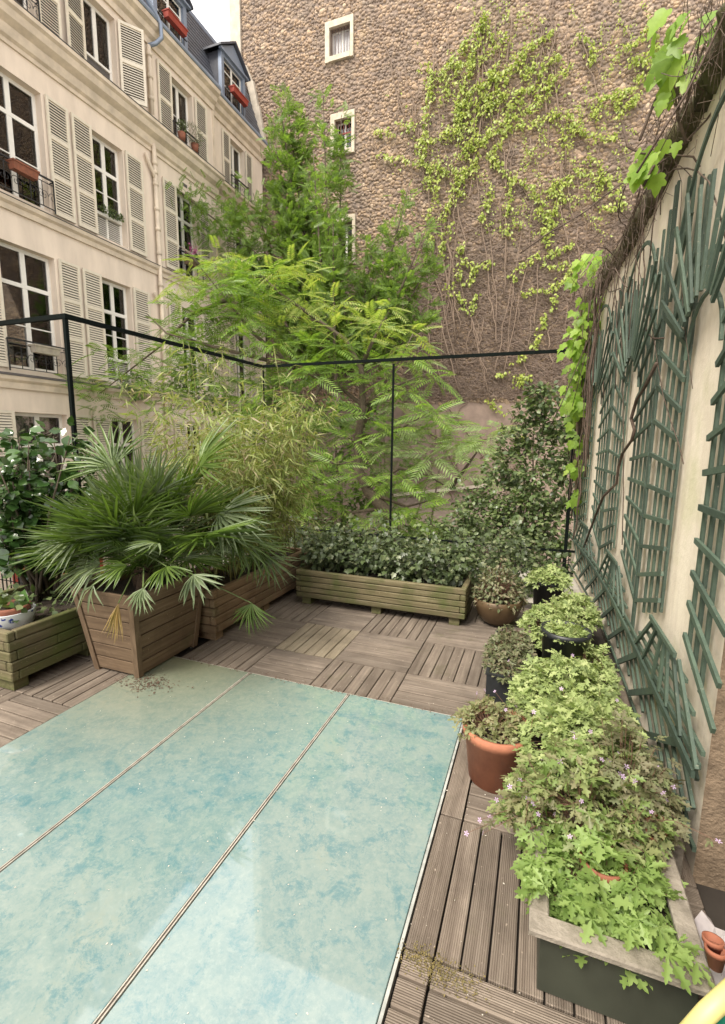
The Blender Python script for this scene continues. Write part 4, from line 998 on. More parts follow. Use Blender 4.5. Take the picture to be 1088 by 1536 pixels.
tgt = [((250,850),1.85,(.3,-.5,-.2),L_palm,.18,18),((190,848),1.85,(-.4,-.5,-.1),L_palm,.2,18),((130,800),1.95,(-.8,-.5,-.1),L_palmg,.36,26),((150,845),1.9,(-.9,-.4,-.25),L_palmg,.33,22),((215,882),1.75,(.1,-.5,-.75),L_palmg,.15,16),((140,878),1.78,(-.15,-.3,-.9),L_palmg,.16,5),
       ((290,862),1.95,(.6,-.4,-.35),L_palmg,.20,14),((238,815),1.75,(-.05,-.6,.1),L_palmg,.17,12),((385,820),2.7,(.7,-.2,-.5),L_palm,.30,22),((405,835),2.75,(.5,-.1,-.8),L_palmg,.26,16),
       ((378,905),2.35,(.05,-.2,-1),L_palm,.22,24),((330,770),2.4,(.9,-.1,.0),L_palmg,.38,26),((350,800),2.5,(.9,.2,-.2),L_palm,.36,24),((300,700),2.3,(.6,.1,.7),L_palm,.36,26),((170,700),2.2,(-.6,.1,.7),L_palm,.38,28)]
for (p, Y, d, m_, L, nb) in tgt:
    e = aty(*p, Y); frond(c0, e, d, Vector((0,-.55,.8)), L, nb, m_, 70 if L > .2 else 58, .024 if L > .2 else .04, .3)
e = aty(178,905,1.80); frond(c0, e, (-.12,-.1,-1), (0,-1,.1), .22, 14, L_palmd, 26, .02, .08)


# ================================================================= left planter contents
cam_s = thing('camellia_shrub', 'dark glossy leaved shrub rising above the left planter', 'shrub', (-3.12,2.1,.3))
m = MB(); tips = []
for k in range(34):
    az = random.uniform(0,6.28); tp = Vector((-3.12+math.cos(az)*random.uniform(.05,.42), 2.15+math.sin(az)*random.uniform(.05,.36), random.uniform(.7,1.42)))
    b = Vector((-3.12+random.uniform(-.06,.06),2.1+random.uniform(-.06,.06),.3)); md = (b+tp)/2+Vector((random.uniform(-.08,.08),random.uniform(-.08,.08),.08)); m.tube([b,md,tp],[.012,.008,.003],5); tips.append((b,md,tp))
m.build('stems', M_bark, cam_s)
C = Cloud(); P = []; D = []
for b, md, tp in tips:
    for j in range(56):
        t = random.uniform(.35,1.05); q = (b*(1-t)**2+md*2*t*(1-t)+tp*t*t); dd = Vector((random.gauss(0,1),random.gauss(0,1),random.gauss(.1,.6))).normalized(); P.append(q+dd*.06); D.append(dd)
P = np.array(P); D = np.array(D); n = len(P)
C.put(T_OVAL, P, D+rnd(n,.3), unit(rnd(n,.45)+[.25,-.35,.9]), rng.uniform(.05,.095,n)); C.build('leaves', L_cam, cam_s)
bp = thing('ceramic_pot', 'blue and white painted ceramic pot with a terracotta liner in the left planter', 'flower pot', (-2.86,1.85,.30))
def m_blue():
    m = bpy.data.materials.new('blue_white_glaze'); nt, n = nodes(m); b = P_(m, nt, n)
    v = n.new('ShaderNodeTexVoronoi'); v.inputs['Scale'].default_value = 24; t = n.new('ShaderNodeTexCoord'); nt.links.new(t.outputs['Object'], v.inputs[0])
    f = noise(nt, n, 40, 3, .6); mm = n.new('ShaderNodeMath'); mm.operation = 'ADD'; nt.links.new(v.outputs['Distance'], mm.inputs[0]); nt.links.new(f, mm.inputs[1])
    c = ramp(nt, n, mm.outputs[0], [(.72,(.03,.05,.22)),(.80,(.55,.57,.58))]); nt.links.new(c, b.inputs['Base Color']); b.inputs['Roughness'].default_value = .15; return m
PC_ = Vector((-2.86,1.86,.31))
PC_ = atz(14,905,.45); PC_.z = .29
MB().lathe([(0,0),(.085,0),(.115,.05),(.125,.12),(.125,.125),(.112,.122),(.105,.08),(0,.08)], PC_, 28).build('bowl', m_blue(), bp)
MB().lathe([(0,.05),(.095,.05),(.103,.135),(.103,.15),(.088,.15),(.085,.12),(0,.12)], PC_, 26).build('liner', M_terra, bp)
MB().lathe([(0,.128),(.086,.126)], PC_, 20).build('soil', M_soil, bp)
C = Cloud(); n = 40; p = np.array(PC_)+[0,0,.17]+rnd(n)*[.06,.06,.04]; C.put(T_OVAL, p, unit(rnd(n)+[0,0,.4]), unit(rnd(n,.5)+[0,-.3,1]), rng.uniform(.04,.07,n)); C.build('leaves', L_bush, bp)
bl = thing('seedling', 'two broad pale green leaves standing at the corner of the left planter', 'plant', (-2.75,1.68,.31))
C = Cloud(); q0 = atz(28,925,.36); C.put(T_OVAL, [q0, q0+Vector((.02,.01,.05)), q0+Vector((-.02,0,.01))], [(-.1,-.1,.4),(.25,.0,1),(-.8,-.2,.1)], [(.5,-.8,.2),(.3,-.8,.2),(0,-.5,.8)], [.10,.12,.08]); C.build('leaves', L_broad, bl)
gc = thing('ground_cover', 'low green ground cover plants in the back corner of the left planter', 'plant', (-2.85,2.2,.31), kind='stuff')
C = Cloud(); n = 260; p = np.stack([rng.uniform(-3.3,-2.69,n), rng.uniform(1.65,2.5,n), rng.uniform(.32,.39,n)],1); C.put(T_OVAL, p, unit(rnd(n)*[1,1,.3]), unit(rnd(n,.35)+[0,-.1,1]), rng.uniform(.03,.055,n)); C.build('leaves', L_bush, gc, 'stuff')

# ================================================================= bamboo
bam = thing('bamboo', 'feathery yellow green bamboo clump in the brown planter behind the palm', 'bamboo', (-2.2,3.2,.33))
m = MB(); C = Cloud(); P = []; D = []; P2 = []; D2 = []
for k in range(64):
    y0 = random.uniform(2.62,3.85); b = Vector((random.uniform(-2.36,-2.08), y0, .33)); H = random.uniform(.75,1.5)
    lean = Vector((random.uniform(-.75,.75), random.uniform(-.45,.45), 0)); 
    if k < 5: H = random.uniform(1.6,1.95); lean *= .3
    tp = b+Vector((0,0,H))+lean*H*.55; md = b+Vector((0,0,H*.6))+lean*H*.12; pts = [b*(1-t)**2+md*2*t*(1-t)+tp*t*t for t in [i/7 for i in range(8)]]
    m.tube(pts, [.0055-.0006*i for i in range(8)], 5)
    for j in range(int(40*H) if k > 4 else 22):
        t = random.uniform(.15,1.0) if k >= 4 else random.uniform(.45,1); q = b*(1-t)**2+md*2*t*(1-t)+tp*t*t
        az = random.uniform(0,6.28); tw = Vector((math.cos(az),math.sin(az),random.uniform(-.2,.35)))*random.uniform(.05,.24); e = q+tw
        for _ in range(random.randint(3,5)):
            dd = (tw.normalized()*.6+Vector((random.gauss(0,.55),random.gauss(0,.55),random.uniform(-.9,.25))))
            (P if random.random() < .86 else P2).append(e+Vector((random.gauss(0,.02),random.gauss(0,.02),random.gauss(0,.02)))); (D if len(P)+len(P2) and P and P[-1] is not None and len(D) < len(P) else D2).append(dd)
m.build('culms', simple('bamboo_culm', (.26,.25,.09), .5, var=.3, scale=20), bam)
n = min(len(P), len(D)); C.put(T_BLADE, np.array(P[:n]), np.array(D[:n]), unit(rnd(n,.5)+[0,0,1]), rng.uniform(.07,.135,n)*1.0)
n = min(len(P2), len(D2)); C.put(T_BLADE, np.array(P2[:n]), np.array(D2[:n]), unit(rnd(n,.5)+[0,0,1]), rng.uniform(.07,.12,n), 1)
C.build('leaves', [L_bam, L_bamd], bam)

# ================================================================= ivy of the far planter
def ivy_mass(t, boxes, mat, tm=T_LOBE, stems=True, mats2=None, up=(0,-.25,1)):
    C = Cloud()
    for (c, r, n, s0, s1) in boxes:
        d = rng.normal(0,1,(n,3)); d = unit(d); p = np.array(c)+d*np.array(r)*rng.uniform(.25,1,(n,1))**.45
        p += .03*np.sin(p*23)[:, [1,2,0]]
        C.put(tm, p, unit(d*[1,1,.5]+rnd(n,.5)-[0,0,.25]), unit(rnd(n,.45)+d*.5+np.array(up)), rng.uniform(s0,s1,n))
        if stems:
            k = max(3, n//40); a = np.array(c)+[0,0,-r[2]]+rnd(k)*np.array(r)*[.3,.3,.05]; e = np.array(c)+unit(rnd(k))*np.array(r)*.95; C.tubes(a, e, .003, .0015, 1)
    C.build('leaves', [mat, M_gstem], t)
iv = thing('ivy_plant', 'mass of dark green ivy spilling over the long far planter', 'ivy', (-1.2,3.75,.26))
bx = []
for k in range(15):
    x = -1.85+1.35*k/14; bx.append(((x,3.74+random.uniform(-.05,.06),.37+random.uniform(-.03,.07)),(.15,.22,.13+random.uniform(0,.06)),175,.03,.055))
ivy_mass(iv, bx, L_ivy)
iv2 = thing('ivy_bank', 'bank of mixed ivy and creeping plants growing behind the far planter', 'ivy', (-1.2,4.6,-.06))
bx = []
for k in range(26):
    x = -2.9+3.0*k/25; bx.append(((x,4.55+random.uniform(-.25,.3),.18+random.uniform(-.05,.12)),(.24,.3,.24+random.uniform(-.05,.22)),170,.035,.06))
ivy_mass(iv2, bx, L_ivy)
# ---- evergreen bush at the right beyond the railing
eb = thing('evergreen_bush', 'tall dense evergreen bush with small glossy leaves by the far right railing post', 'bush', (-.3,6.3,-3.29))
bx = []
for (px_, py_, Y, r, n) in ((815,600,6.3,.20,150),(790,620,6.3,.18,130),(840,630,6.3,.24,230),(800,650,6.4,.24,200),(845,670,6.2,.26,260),(790,700,6.3,.32,330),(750,740,6.4,.30,300),(830,730,6.1,.36,420),(720,770,6.3,.30,280),(780,780,6.1,.36,420),(840,790,6.0,.34,380),(690,800,6.3,.26,220),(740,820,6.1,.34,340),(800,830,5.95,.34,330),(650,800,6.5,.22,130),(700,745,6.5,.2,90),(860,640,6.2,.22,200),(865,700,6.0,.26,260),(770,660,6.4,.2,140),(760,700,6.4,.26,220),(730,780,6.3,.32,330),(800,770,6.1,.36,420),(840,840,5.9,.3,300),(690,790,6.6,.26,200),(810,590,6.3,.14,90)):
    v = aty(px_, py_, Y); bx.append((tuple(v),(r*1.15,r*.8,r*1.0),int(n*1.35),.045,.08))
ivy_mass(eb, bx, L_bush, T_OVAL)
m = MB()
for k in range(9):
    v = aty(*random.choice([(800,650),(840,720),(760,760),(790,700),(820,620)]), 6.3); m.tube([(-.2+random.uniform(-.2,.2),6.35,-3.29),(-.2+random.uniform(-.3,.3),6.35,-1.2),tuple(v)], [.03,.022,.006], 6)
m.build('stems', M_bark, eb)

# ================================================================= trees
def qb(a, b, c, n=8): return [a*(1-t)**2+b*2*t*(1-t)+c*t*t for t in [i/n for i in range(n+1)]]
elm = thing('tall_tree', 'tall fresh green tree with upright feathery branches in front of the stone gable', 'tree', (-6.3,13.4,-3.29))
YT = 13.2; base = aty(505,590,YT); root = Vector((base.x+.1, YT, -3.29)); m = MB()
m.tube([root, Vector((base.x+.05,YT,-1)), base], [.22,.18,.15], 10)
tipsE = [(428,122),(408,180),(402,235),(445,175),(485,142),(512,172),(470,225),(420,150),(420,290),(380,290),(345,300),(360,345),(345,380),(470,300),(500,330),(615,270),(640,340),(655,370),(600,390),(630,430),(560,420),(560,370),(440,360),(400,400),(480,420),(520,470),(570,480),(650,460)]
C = Cloud(); PP, DD = [], []; TA, TB = [], []
for i, (px_, py_) in enumerate(tipsE):
    tp = aty(px_, py_, YT+random.uniform(-1.1,1.1)); st = base+(tp-base)*0.0; hz = tp-base
    md = base+Vector((hz.x*.62, hz.y*.7, hz.z*.38)); pts = qb(base, md, tp, 9); m.tube(pts, [.075*(1-.095*k) for k in range(10)], 6)
    Lb = hz.length
    nl = int(5.8*Lb)+6
    for j in range(nl):
        t = 1-random.random()**.8*.74; q = base*(1-t)**2+md*2*t*(1-t)+tp*t*t
        r_ = (.06+.78*(1-t))*random.uniform(.1,1); az = random.uniform(0,6.28)
        o_ = Vector((math.cos(az),math.sin(az),random.uniform(-.1,.7))).normalized()*r_; e = q+o_; TA.append(q); TB.append(e)
        for _ in range(random.randint(6,11)):
            PP.append(e+Vector((random.gauss(0,.11),random.gauss(0,.11),random.gauss(0,.10)))); DD.append((o_.normalized()*.5+Vector((random.gauss(0,.6),random.gauss(0,.6),.4+random.gauss(0,.45)))))
m.build('trunk', M_bark, elm)
n = len(PP); C.put(T_PIN_S, np.array(PP), np.array(DD), unit(rnd(n,.5)+[0,-.5,.8]), rng.uniform(.20,.36,n)); C.tubes(np.array(TA), np.array(TB), .010, .004, 1)
C.build('foliage', [L_elm, M_bark], elm)

ail = thing('ailanthus_tree', 'spreading tree with long feather shaped leaves and a curving trunk behind the railing', 'tree', (-2.9,8,-3.29))
YA = 7.6; A_ = lambda x, y, dy=0: aty(x, y, YA+dy); m = MB()
trunk = [Vector((A_(600,790).x,YA,-3.29)), Vector((A_(600,790).x,YA,-1.4)), A_(590,778), A_(576,762), A_(553,738), A_(536,700), A_(538,655), A_(545,609), A_(542,552), A_(518,509), A_(480,482), A_(430,473)]
m.tube(trunk, [.13,.12,.11,.105,.095,.08,.07,.06,.045,.035,.025,.012], 9)
limbs = [[(543,607),(515,585),(485,571),(442,552),(400,540)],[(536,693),(512,696),(488,694)],[(545,735),(600,702),(640,712),(676,733)],[(545,640),(560,600),(600,540),(620,500)],[(676,733),(700,700),(720,672)],[(576,762),(520,770),(470,790)],
         [(442,552),(380,500),(340,450),(300,400)],[(480,482),(420,440),(390,410)],[(400,540),(320,520),(250,500),(220,470)],[(340,450),(290,470),(240,520),(150,590)],[(545,609),(590,580),(640,560)],[(538,655),(590,650),(640,620)],[(300,400),(285,380),(272,370)],[(542,552),(560,510),(575,480)],[(485,571),(460,620),(450,690)],[(553,738),(610,760),(650,750)]]
for L_ in limbs: m.tube([A_(x, y, random.uniform(-.05,.05) if i == 0 else random.uniform(-.3,.3)) for i, (x, y) in enumerate(L_)], [.04*(1-.8*i/(len(L_)-1)) for i in range(len(L_))], 6)
m.build('trunk', M_bark, ail)
CL = [(330,430,42,0,24),(300,395,28,1,12),(380,425,45,0,26),(450,440,38,1,16),(420,400,30,1,10),(250,500,38,0,18),(310,505,45,0,24),(240,585,40,0,18),(150,590,34,0,14),(360,480,50,0,26),(565,480,38,1,20),(600,510,28,1,9),(500,515,36,0,16),(620,560,38,0,16),(570,570,36,0,14),
      (640,625,32,0,10),(560,640,40,0,14),(610,660,44,2,20),(690,680,34,2,16),(530,690,40,0,14),(640,700,40,2,14),(470,690,36,0,12),(500,765,50,0,24),(560,795,34,0,12),(630,765,34,0,12),(430,560,46,0,20),(480,610,44,0,16),(270,440,24,1,8),(300,560,50,0,22),(360,590,50,0,20),(200,560,36,0,14),(400,500,46,0,22),(610,720,30,0,10),(460,740,40,0,16),(720,660,24,2,8),(590,610,36,2,10),(510,470,26,1,8),(345,400,26,1,9),(430,480,40,1,14),(120,570,22,0,6),(480,545,36,0,12)]
C = Cloud(); k85 = 85.0
for (x, y, r, kind, n) in CL:
    n = int(n*(2.9 if y < 620 and x < 480 else 2.3)); nc = max(2, n//6)
    for c in range(nc):
        ctr = A_(x+random.gauss(0,r*.5), y+random.gauss(0,r*.5), random.uniform(-.7,.7)); k = max(4, n//nc)
        az = np.linspace(0, 2*math.pi, k, endpoint=False)+rng.uniform(0,6)
        d = np.stack([np.cos(az), np.sin(az), rng.uniform(-.45,.7,k)],1); p = np.array(ctr)+d*.03
        C.put(T_PIN, p, d, np.tile([[-.05,-.45,.9]],(k,1))+rnd(k,.2)+d*.1, rng.uniform(.32,.56,k)*(.95 if kind == 1 else 1), 1 if kind == 1 else (0 if kind == 0 else 2))
for (x, y, r, n) in ((470,660,45,30),(520,640,35,22),(560,700,45,30),(610,620,40,22),(640,660,45,26),(680,650,36,18),(700,690,34,16),(590,760,45,30),(520,800,40,24),(460,780,40,24),(650,790,36,20),(430,640,44,26),(400,600,44,24),(350,620,40,20),(240,560,44,26),(170,575,40,22),(300,600,44,22),(620,540,30,12),(570,540,36,16)):
    for c in range(max(2, n//5)):
        ctr = aty(x+random.gauss(0,r*.5), y+random.gauss(0,r*.5), random.uniform(8.2,9.6)); k = 6
        az = np.linspace(0, 2*math.pi, k, endpoint=False)+rng.uniform(0,6); d = np.stack([np.cos(az), np.sin(az), rng.uniform(-.4,.6,k)],1)
        C.put(T_PIN, np.array(ctr)+d*.03, d, np.tile([[-.05,-.45,.9]],(k,1))+rnd(k,.25), rng.uniform(.3,.5,k), 2 if random.random() < .5 else 0)
L_ail3 = leafmat('ailanthus_lower_leaves', [(.13,.19,.07),(.20,.27,.10),(.26,.34,.14)], trans=.4)
C.build('foliage', [L_ail, L_ail2, L_ail3], ail)
# low undergrowth below the trees, down in the court
ug = Cloud()
for k in range(60):
    x = random.uniform(-9.5,-.5); y = random.uniform(8.5,13.5); n = 70; z = random.uniform(-3.2,-.9)
    p = np.array((x,y,z))+rnd(n)*[.35,.35,.3]; ug.put(T_LEAF, p, unit(rnd(n)+[0,0,.2]), unit(rnd(n,.5)+[0,0,1]), rng.uniform(.09,.18,n))
o = ug.build('undergrowth', L_bush, None, 'stuff'); o['label'] = 'dark undergrowth on the courtyard floor beneath the trees'; o['category'] = 'undergrowth'
mg = thing('leafy_thicket', 'dense green thicket filling the court between the railing and the stone gable', 'thicket', (-3.5,10,-3.29))
bx = []
for (x, y, r, n) in ((450,640,.55,240),(500,620,.5,200),(480,700,.6,300),(540,680,.5,200),(560,740,.55,300),(500,770,.6,300),(440,750,.55,240),(600,790,.5,240),(640,800,.4,200),(560,620,.4,120),(420,590,.5,200),(370,620,.5,200),(450,560,.45,150),(620,700,.3,80),(320,600,.5,200),(280,570,.45,150),(200,580,.45,140),(400,660,.5,200)):
    bx.append((tuple(aty(x, y, random.uniform(9.3,10.6))),(r,r*.8,r*.8),int(n*1.5),.07,.13))
ivy_mass(mg, bx, leafmat('thicket_leaves', [(.03,.055,.018),(.06,.10,.03),(.12,.19,.05),(.20,.29,.08)], trans=.35), T_OVAL)
m = MB()
for k in range(12): x = random.uniform(-7.2,-2.2); m.tube([(x,10,-3.29),(x+random.uniform(-.3,.3),10,-1),(x+random.uniform(-.6,.6),10,random.uniform(.5,2.2))], [.05,.03,.01], 6)
m.build('stems', M_bark, mg)
# creeping stems reaching over the facade
fv = thing('climbing_branch', 'leafy climbing branch hanging across the shutters of the third window column', 'branch', (-9,11.5,6))
m = MB(); C = Cloud(); pts = [aty(x, y, Y) for x, y, Y in ((272,290,11.8),(300,312,12),(330,335,12.2),(350,352,12.6),(385,380,13),(420,410,13.2))]
m.tube(pts, .02, 5); m.build('stem', M_bark, fv)
for x, y, Y, n, s in ((275,292,11.8,16,14),(290,305,11.9,24,14),(312,322,12,30,14),(322,345,12,36,13),(345,335,12.2,26,16),(352,365,12.4,22,18),(330,310,12.2,16,10),(360,300,12.6,24,18),(300,350,12,8,8),(375,330,12.9,34,20)):
    c = aty(x, y, Y); p = np.array(c)+rnd(n*2)*(s/48); k = len(p); C.put(T_PIN_S, p, unit(rnd(k)+[0,0,-.1]), unit(rnd(k,.5)+[.3,-.3,.8]), rng.uniform(.16,.28,k))
C.build('foliage', L_ail, fv)

# ================================================================= creeper on the gable
cr = thing('wall_creeper', 'lime green creeper in drooping strands spread over the upper right of the stone gable', 'creeper', (-2,BY-.15,2.8))
def gb(px_, py_, off=.14): return aty(px_, py_, BY-off)
ST = [((730,20),(690,80)),((725,10),(735,60)),((700,60),(660,120)),((720,55),(690,140)),((760,45),(740,80)),((830,40),(770,100),(700,140)),((800,60),(760,110),(720,130)),((870,50),(885,58)),((885,60),(888,100)),((838,80),(800,120)),((850,100),(815,140),(790,170)),((790,130),(760,190),(740,240)),
      ((700,140),(720,130),(740,160)),((680,165),(720,150),(760,140),(830,125)),((650,120),(640,150)),((665,100),(655,115)),((640,160),(630,230)),((660,200),(700,170),(750,150)),((700,110),(680,200)),((710,180),(700,240)),((690,190),(650,210),(625,250)),((745,185),(720,215),(690,230)),
      ((770,150),(750,190),(715,215)),((600,178),(610,190)),((560,195),(600,200)),((565,232),(600,238),(650,250)),((630,215),(640,200)),((620,180),(612,195)),((655,235),(640,280)),((640,250),(680,258),(700,250)),((700,250),(690,300)),((690,260),(665,330)),((660,240),(655,300),(640,330)),
      ((730,230),(770,265),(800,280)),((770,265),(760,320)),((800,280),(815,310),(820,360)),((760,190),(810,180),(850,165)),((850,165),(870,190),(890,210)),((890,200),(910,210),(930,200)),((900,150),(890,180)),((895,145),(930,140),(950,130)),((950,120),(975,110)),((990,20),(960,60)),((985,30),(985,110)),
      ((960,60),(930,70)),((970,80),(940,100)),((955,95),(980,90)),((945,130),(920,165)),((960,140),(930,170)),((870,255),(830,290)),((870,255),(900,270),(890,300)),((850,262),(820,290)),((890,230),(905,260),(925,290)),((925,290),(940,310)),((830,290),(860,300)),((840,310),(815,350),(830,380)),((900,310),(930,312)),
      ((780,330),(760,350)),((810,380),(780,400),(770,420)),((860,365),(820,385)),((640,340),(650,370)),((660,350),(670,390)),((700,360),(685,380)),((680,330),(672,350)),((690,400),(680,430)),((670,430),(700,460)),((720,440),(700,470)),((690,390),(715,400),(740,390)),((715,400),(700,430)),
      ((860,400),(835,430),(790,440)),((830,445),(815,490)),((815,490),(800,520)),((820,400),(850,395)),((780,120),(800,100),(810,90)),((720,30),(715,70)),((730,80),(700,100)),((690,90),(665,150)),((760,120),(745,140)),((735,280),(725,330)),((790,530),(770,540)),((800,562),(770,580)),((745,560),(790,565)),((730,600),(760,620)),((770,640),(790,660)),((640,90),(650,140)),((860,190),(840,215)),((720,200),(705,260)),((740,150),(700,190),(680,220)),((705,140),(690,170)),((745,95),(730,130)),((715,85),(675,100))]
C = Cloud(); P = []; S_ = []
for st in ST:
    for (x0, y0), (x1, y1) in zip(st[:-1], st[1:]):
        L = math.hypot(x1-x0, y1-y0); n = int(L*.66)+2
        for k in range(n):
            t = random.random(); wob = math.sin(t*6+x0)*3; a = x0+(x1-x0)*t+random.gauss(0,3.0)+wob; b = y0+(y1-y0)*t+random.gauss(0,2.6)
            P.append(gb(a, b, random.uniform(.12,.22))); S_.append(random.uniform(.075,.13))
for k in range(130):
    x = random.uniform(650,985); y = random.uniform(-20,330)
    if x < 700 and y < 60: continue
    a_ = random.choice((-1,1))*random.uniform(.2,1.1)+3.14
    for i in range(random.randint(8,22)):
        x += math.sin(a_)*3.6; y -= math.cos(a_)*3.0; a_ += random.gauss(0,.16)
        if x > 985-(max(0,y-60)*.22): break
        if random.random() < .8: P.append(gb(x+random.gauss(0,1.6), y+random.gauss(0,1.6), random.uniform(.12,.22))); S_.append(random.uniform(.045,.085))
for k in range(120):
    a, b = random.gauss(740,85), random.gauss(170,85)
    P.append(gb(a, b, random.uniform(.12,.2))); S_.append(random.uniform(.075,.13))
n = len(P); C.put(T_QUAD, np.array(P), unit(rnd(n,.5)+[0,-.3,-1]), unit(rnd(n,.35)+[0,-1,.55]), np.array(S_)*1.15)
C.put(T_QUAD, np.array(P)+rnd(n,.04), unit(rnd(n,.6)+[0,-.3,-.8]), unit(rnd(n,.4)+[0,-1,.55]), np.array(S_))
C.build('leaves', L_creep, cr)
m = MB()
for k in range(120):
    x = random.uniform(590,905); y = random.uniform(120,660) ; L = random.uniform(40,230); nseg = 7; pts = []; dx = random.uniform(-.28,.22)
    for i in range(nseg+1): pts.append(gb(x+dx*L*i/nseg+random.gauss(0,2.2), y-L*i/nseg, .125+random.random()*.02))
    if pts[0].z < 2.4 or x+dx*L > 930: continue
    m.tube(pts, [random.uniform(.010,.022)]*(nseg)+[.004], 4)
for k in range(70):
    x = random.uniform(590,890); y = random.uniform(80,620); L = random.uniform(15,70); dx = random.choice((-1,1))
    m.tube([gb(x,y,.12), gb(x+dx*L*.5,y-L*.3+random.gauss(0,4),.125), gb(x+dx*L,y-L*.8,.12)], [.01,.008,.004], 4)
for k in range(46):
    x = random.uniform(560,860); y = random.uniform(640,830); a_ = random.uniform(-.9,.9); pts = []
    for i in range(9): pts.append(gb(x, y, .03)); x += math.sin(a_)*random.uniform(8,16); y -= math.cos(a_)*random.uniform(8,18); a_ += random.gauss(0,.28)
    pts = [p for p in pts if p.z < 3.4 and p.x < 3]
    if len(pts) > 2: m.tube(pts, random.uniform(.008,.022), 4)
m.build('stems', M_dry, cr)
# dark creeping mat on the lower stretch of the stone face is real fine stems
C = Cloud(); n = 11000; xs_ = rng.uniform(-4.6,2.6,n); zs_ = 2.8+np.abs(rng.normal(0,3.2,n)); a = np.stack([xs_, np.full(n,BY-.12), zs_],1); b = a+np.stack([rng.normal(0,.22,n), rng.uniform(-.03,.03,n), rng.uniform(-.1,.22,n)],1)
C.tubes(a, b, .009, .004); C.build('fine_stems', simple('purple_brown_twigs', (.21,.155,.12), .9, var=.4, scale=20), cr, 'stuff')

# ================================================================= vine on the garden wall
vn = thing('climbing_vine', 'tangle of bare brown vine stems with a few big bright leaves on the wall coping', 'vine', (.45,3.4,2.5))
m = MB()
for k in range(70):
    Y = random.uniform(1.9,5.6); x = wallx(Y)-random.uniform(.02,.11); z = random.uniform(2.68,3.02); pts = [Vector((x,Y,z))]; d = Vector((random.gauss(0,.02), random.choice((-1,1))*random.uniform(.05,.14), random.uniform(-.09,.02)))
    for i in range(random.randint(5,11)):
        d += Vector((random.gauss(0,.012), random.gauss(0,.03), random.gauss(-.006,.028))); q = pts[-1]+d; q.x = min(q.x, wallx(q.y)-.045) if q.z < 2.8 else q.x; q.y = min(max(q.y,1.75),5.75); pts.append(q)
    r_ = random.uniform(.0012,.0042); m.tube(pts, r_, 4)
for k in range(24):      # long hanging stems in front of the wall, thicker towards its far end
    Y = random.uniform(4.8,5.7) if k < 19 else random.uniform(2.6,4.2); pts = []; z = 2.85; x = wallx(Y)-random.uniform(.05,.12); zl = random.uniform(.4,1.5) if k < 19 else random.uniform(2.0,2.4)
    while z > zl: pts.append(Vector((x+random.gauss(0,.01), Y, z))); z -= .16; Y += random.gauss(.0,.035); Y = min(max(Y,2.),5.72)
    m.tube(pts, random.uniform(.003,.009 if k < 19 else .004), 5)
sn = [(985,545),(968,580),(955,600),(947,628),(952,645),(948,660),(934,680),(928,700),(925,725),(905,745),(893,775),(880,810),(868,840)]
m.tube([atx(x, y, .485 if i < 9 else .44) for i, (x, y) in enumerate(sn)], .009, 6)
cv = [[(1030,215),(1018,180),(1014,150),(1022,110),(1050,50),(1066,0),(1080,-40)],[(935,190),(942,220),(960,230),(1000,232),(1040,235),(1050,250)],[(960,210),(975,170),(992,130),(1005,100),(1030,60)],[(1027,175),(1040,110),(1060,60),(1075,10)],[(965,280),(980,250),(1010,232),(1060,180),(1088,140)],[(995,80),(1020,150),(1015,180)]]
for L_ in cv: m.tube([aty(x, y, 2.45+random.uniform(-.05,.05)) for x, y in L_], [.006,.006]+[.004]*(len(L_)-2), 6)
m.build('stems', simple('bare_vine_stem', (.11,.075,.055), .9, var=.5, scale=40, bmp=.5), vn)
C = Cloud(); tf = [(1000,15,1.1),(985,50,1.2),(1000,80,1.2),(1015,60,.9),(1025,85,1.1),(1040,90,1),(1008,115,1.2),(985,120,.8),(1050,85,.8),(975,240,1.1),(960,255,1.2),(985,262,.9),(1000,210,.8),(968,225,.9),(1080,15,1.2),(1070,50,.9),(1085,60,1.1),(955,245,.8),(1030,20,.9),(1000,140,.8)]
for (x, y, s) in tf+[(x+random.gauss(0,14), y+random.gauss(0,14), s*.75) for x, y, s in tf]:
    p = aty(x, y, 2.42+random.uniform(-.1,.1)); C.put(T_LOBE, [p], [(-.4+random.gauss(0,.4),random.gauss(-.1,.35),-.7+random.gauss(0,.3))], [(-.35+random.gauss(0,.4),-.8,.55+random.gauss(0,.3))], [.092*s])
C.build('leaves', L_vine, vn)
lv = thing('lime_climber', 'bright lime green climber hanging over the far end of the garden wall', 'climber', (.3,5.3,2.2))
C = Cloud()
for (x, y, r, n) in ((880,400,14,18),(895,390,9,10),(862,420,8,6),(880,470,16,22),(870,500,16,26),(855,520,12,14),(872,535,12,18),(862,560,14,20),(868,590,10,18),(862,620,12,20),(870,660,9,14),(865,700,9,14),(900,450,10,12),(905,490,10,12),(858,600,12,16),(868,745,9,12)):
    for _ in range(int(n*1.1)):
        p = aty(x+random.gauss(0,r*.6), y+random.gauss(0,r*.7), 5.25+random.uniform(-.25,.25)); C.put(T_LOBE, [p], [(random.gauss(-.3,.5),random.gauss(0,.3),-.7)], [(random.gauss(-.3,.3),-.7,.6)], [random.uniform(.06,.11)])
C.build('leaves', L_vine, lv, 'stuff')
MB().tube([aty(x, y, 5.25) for x, y in ((900,372),(882,400),(872,470),(866,535),(866,600),(866,680),(862,760))], .012, 5).tube([aty(x, y, 5.25) for x, y in ((882,400),(866,420),(860,450))], .006, 5).build('stem', M_dry, lv)
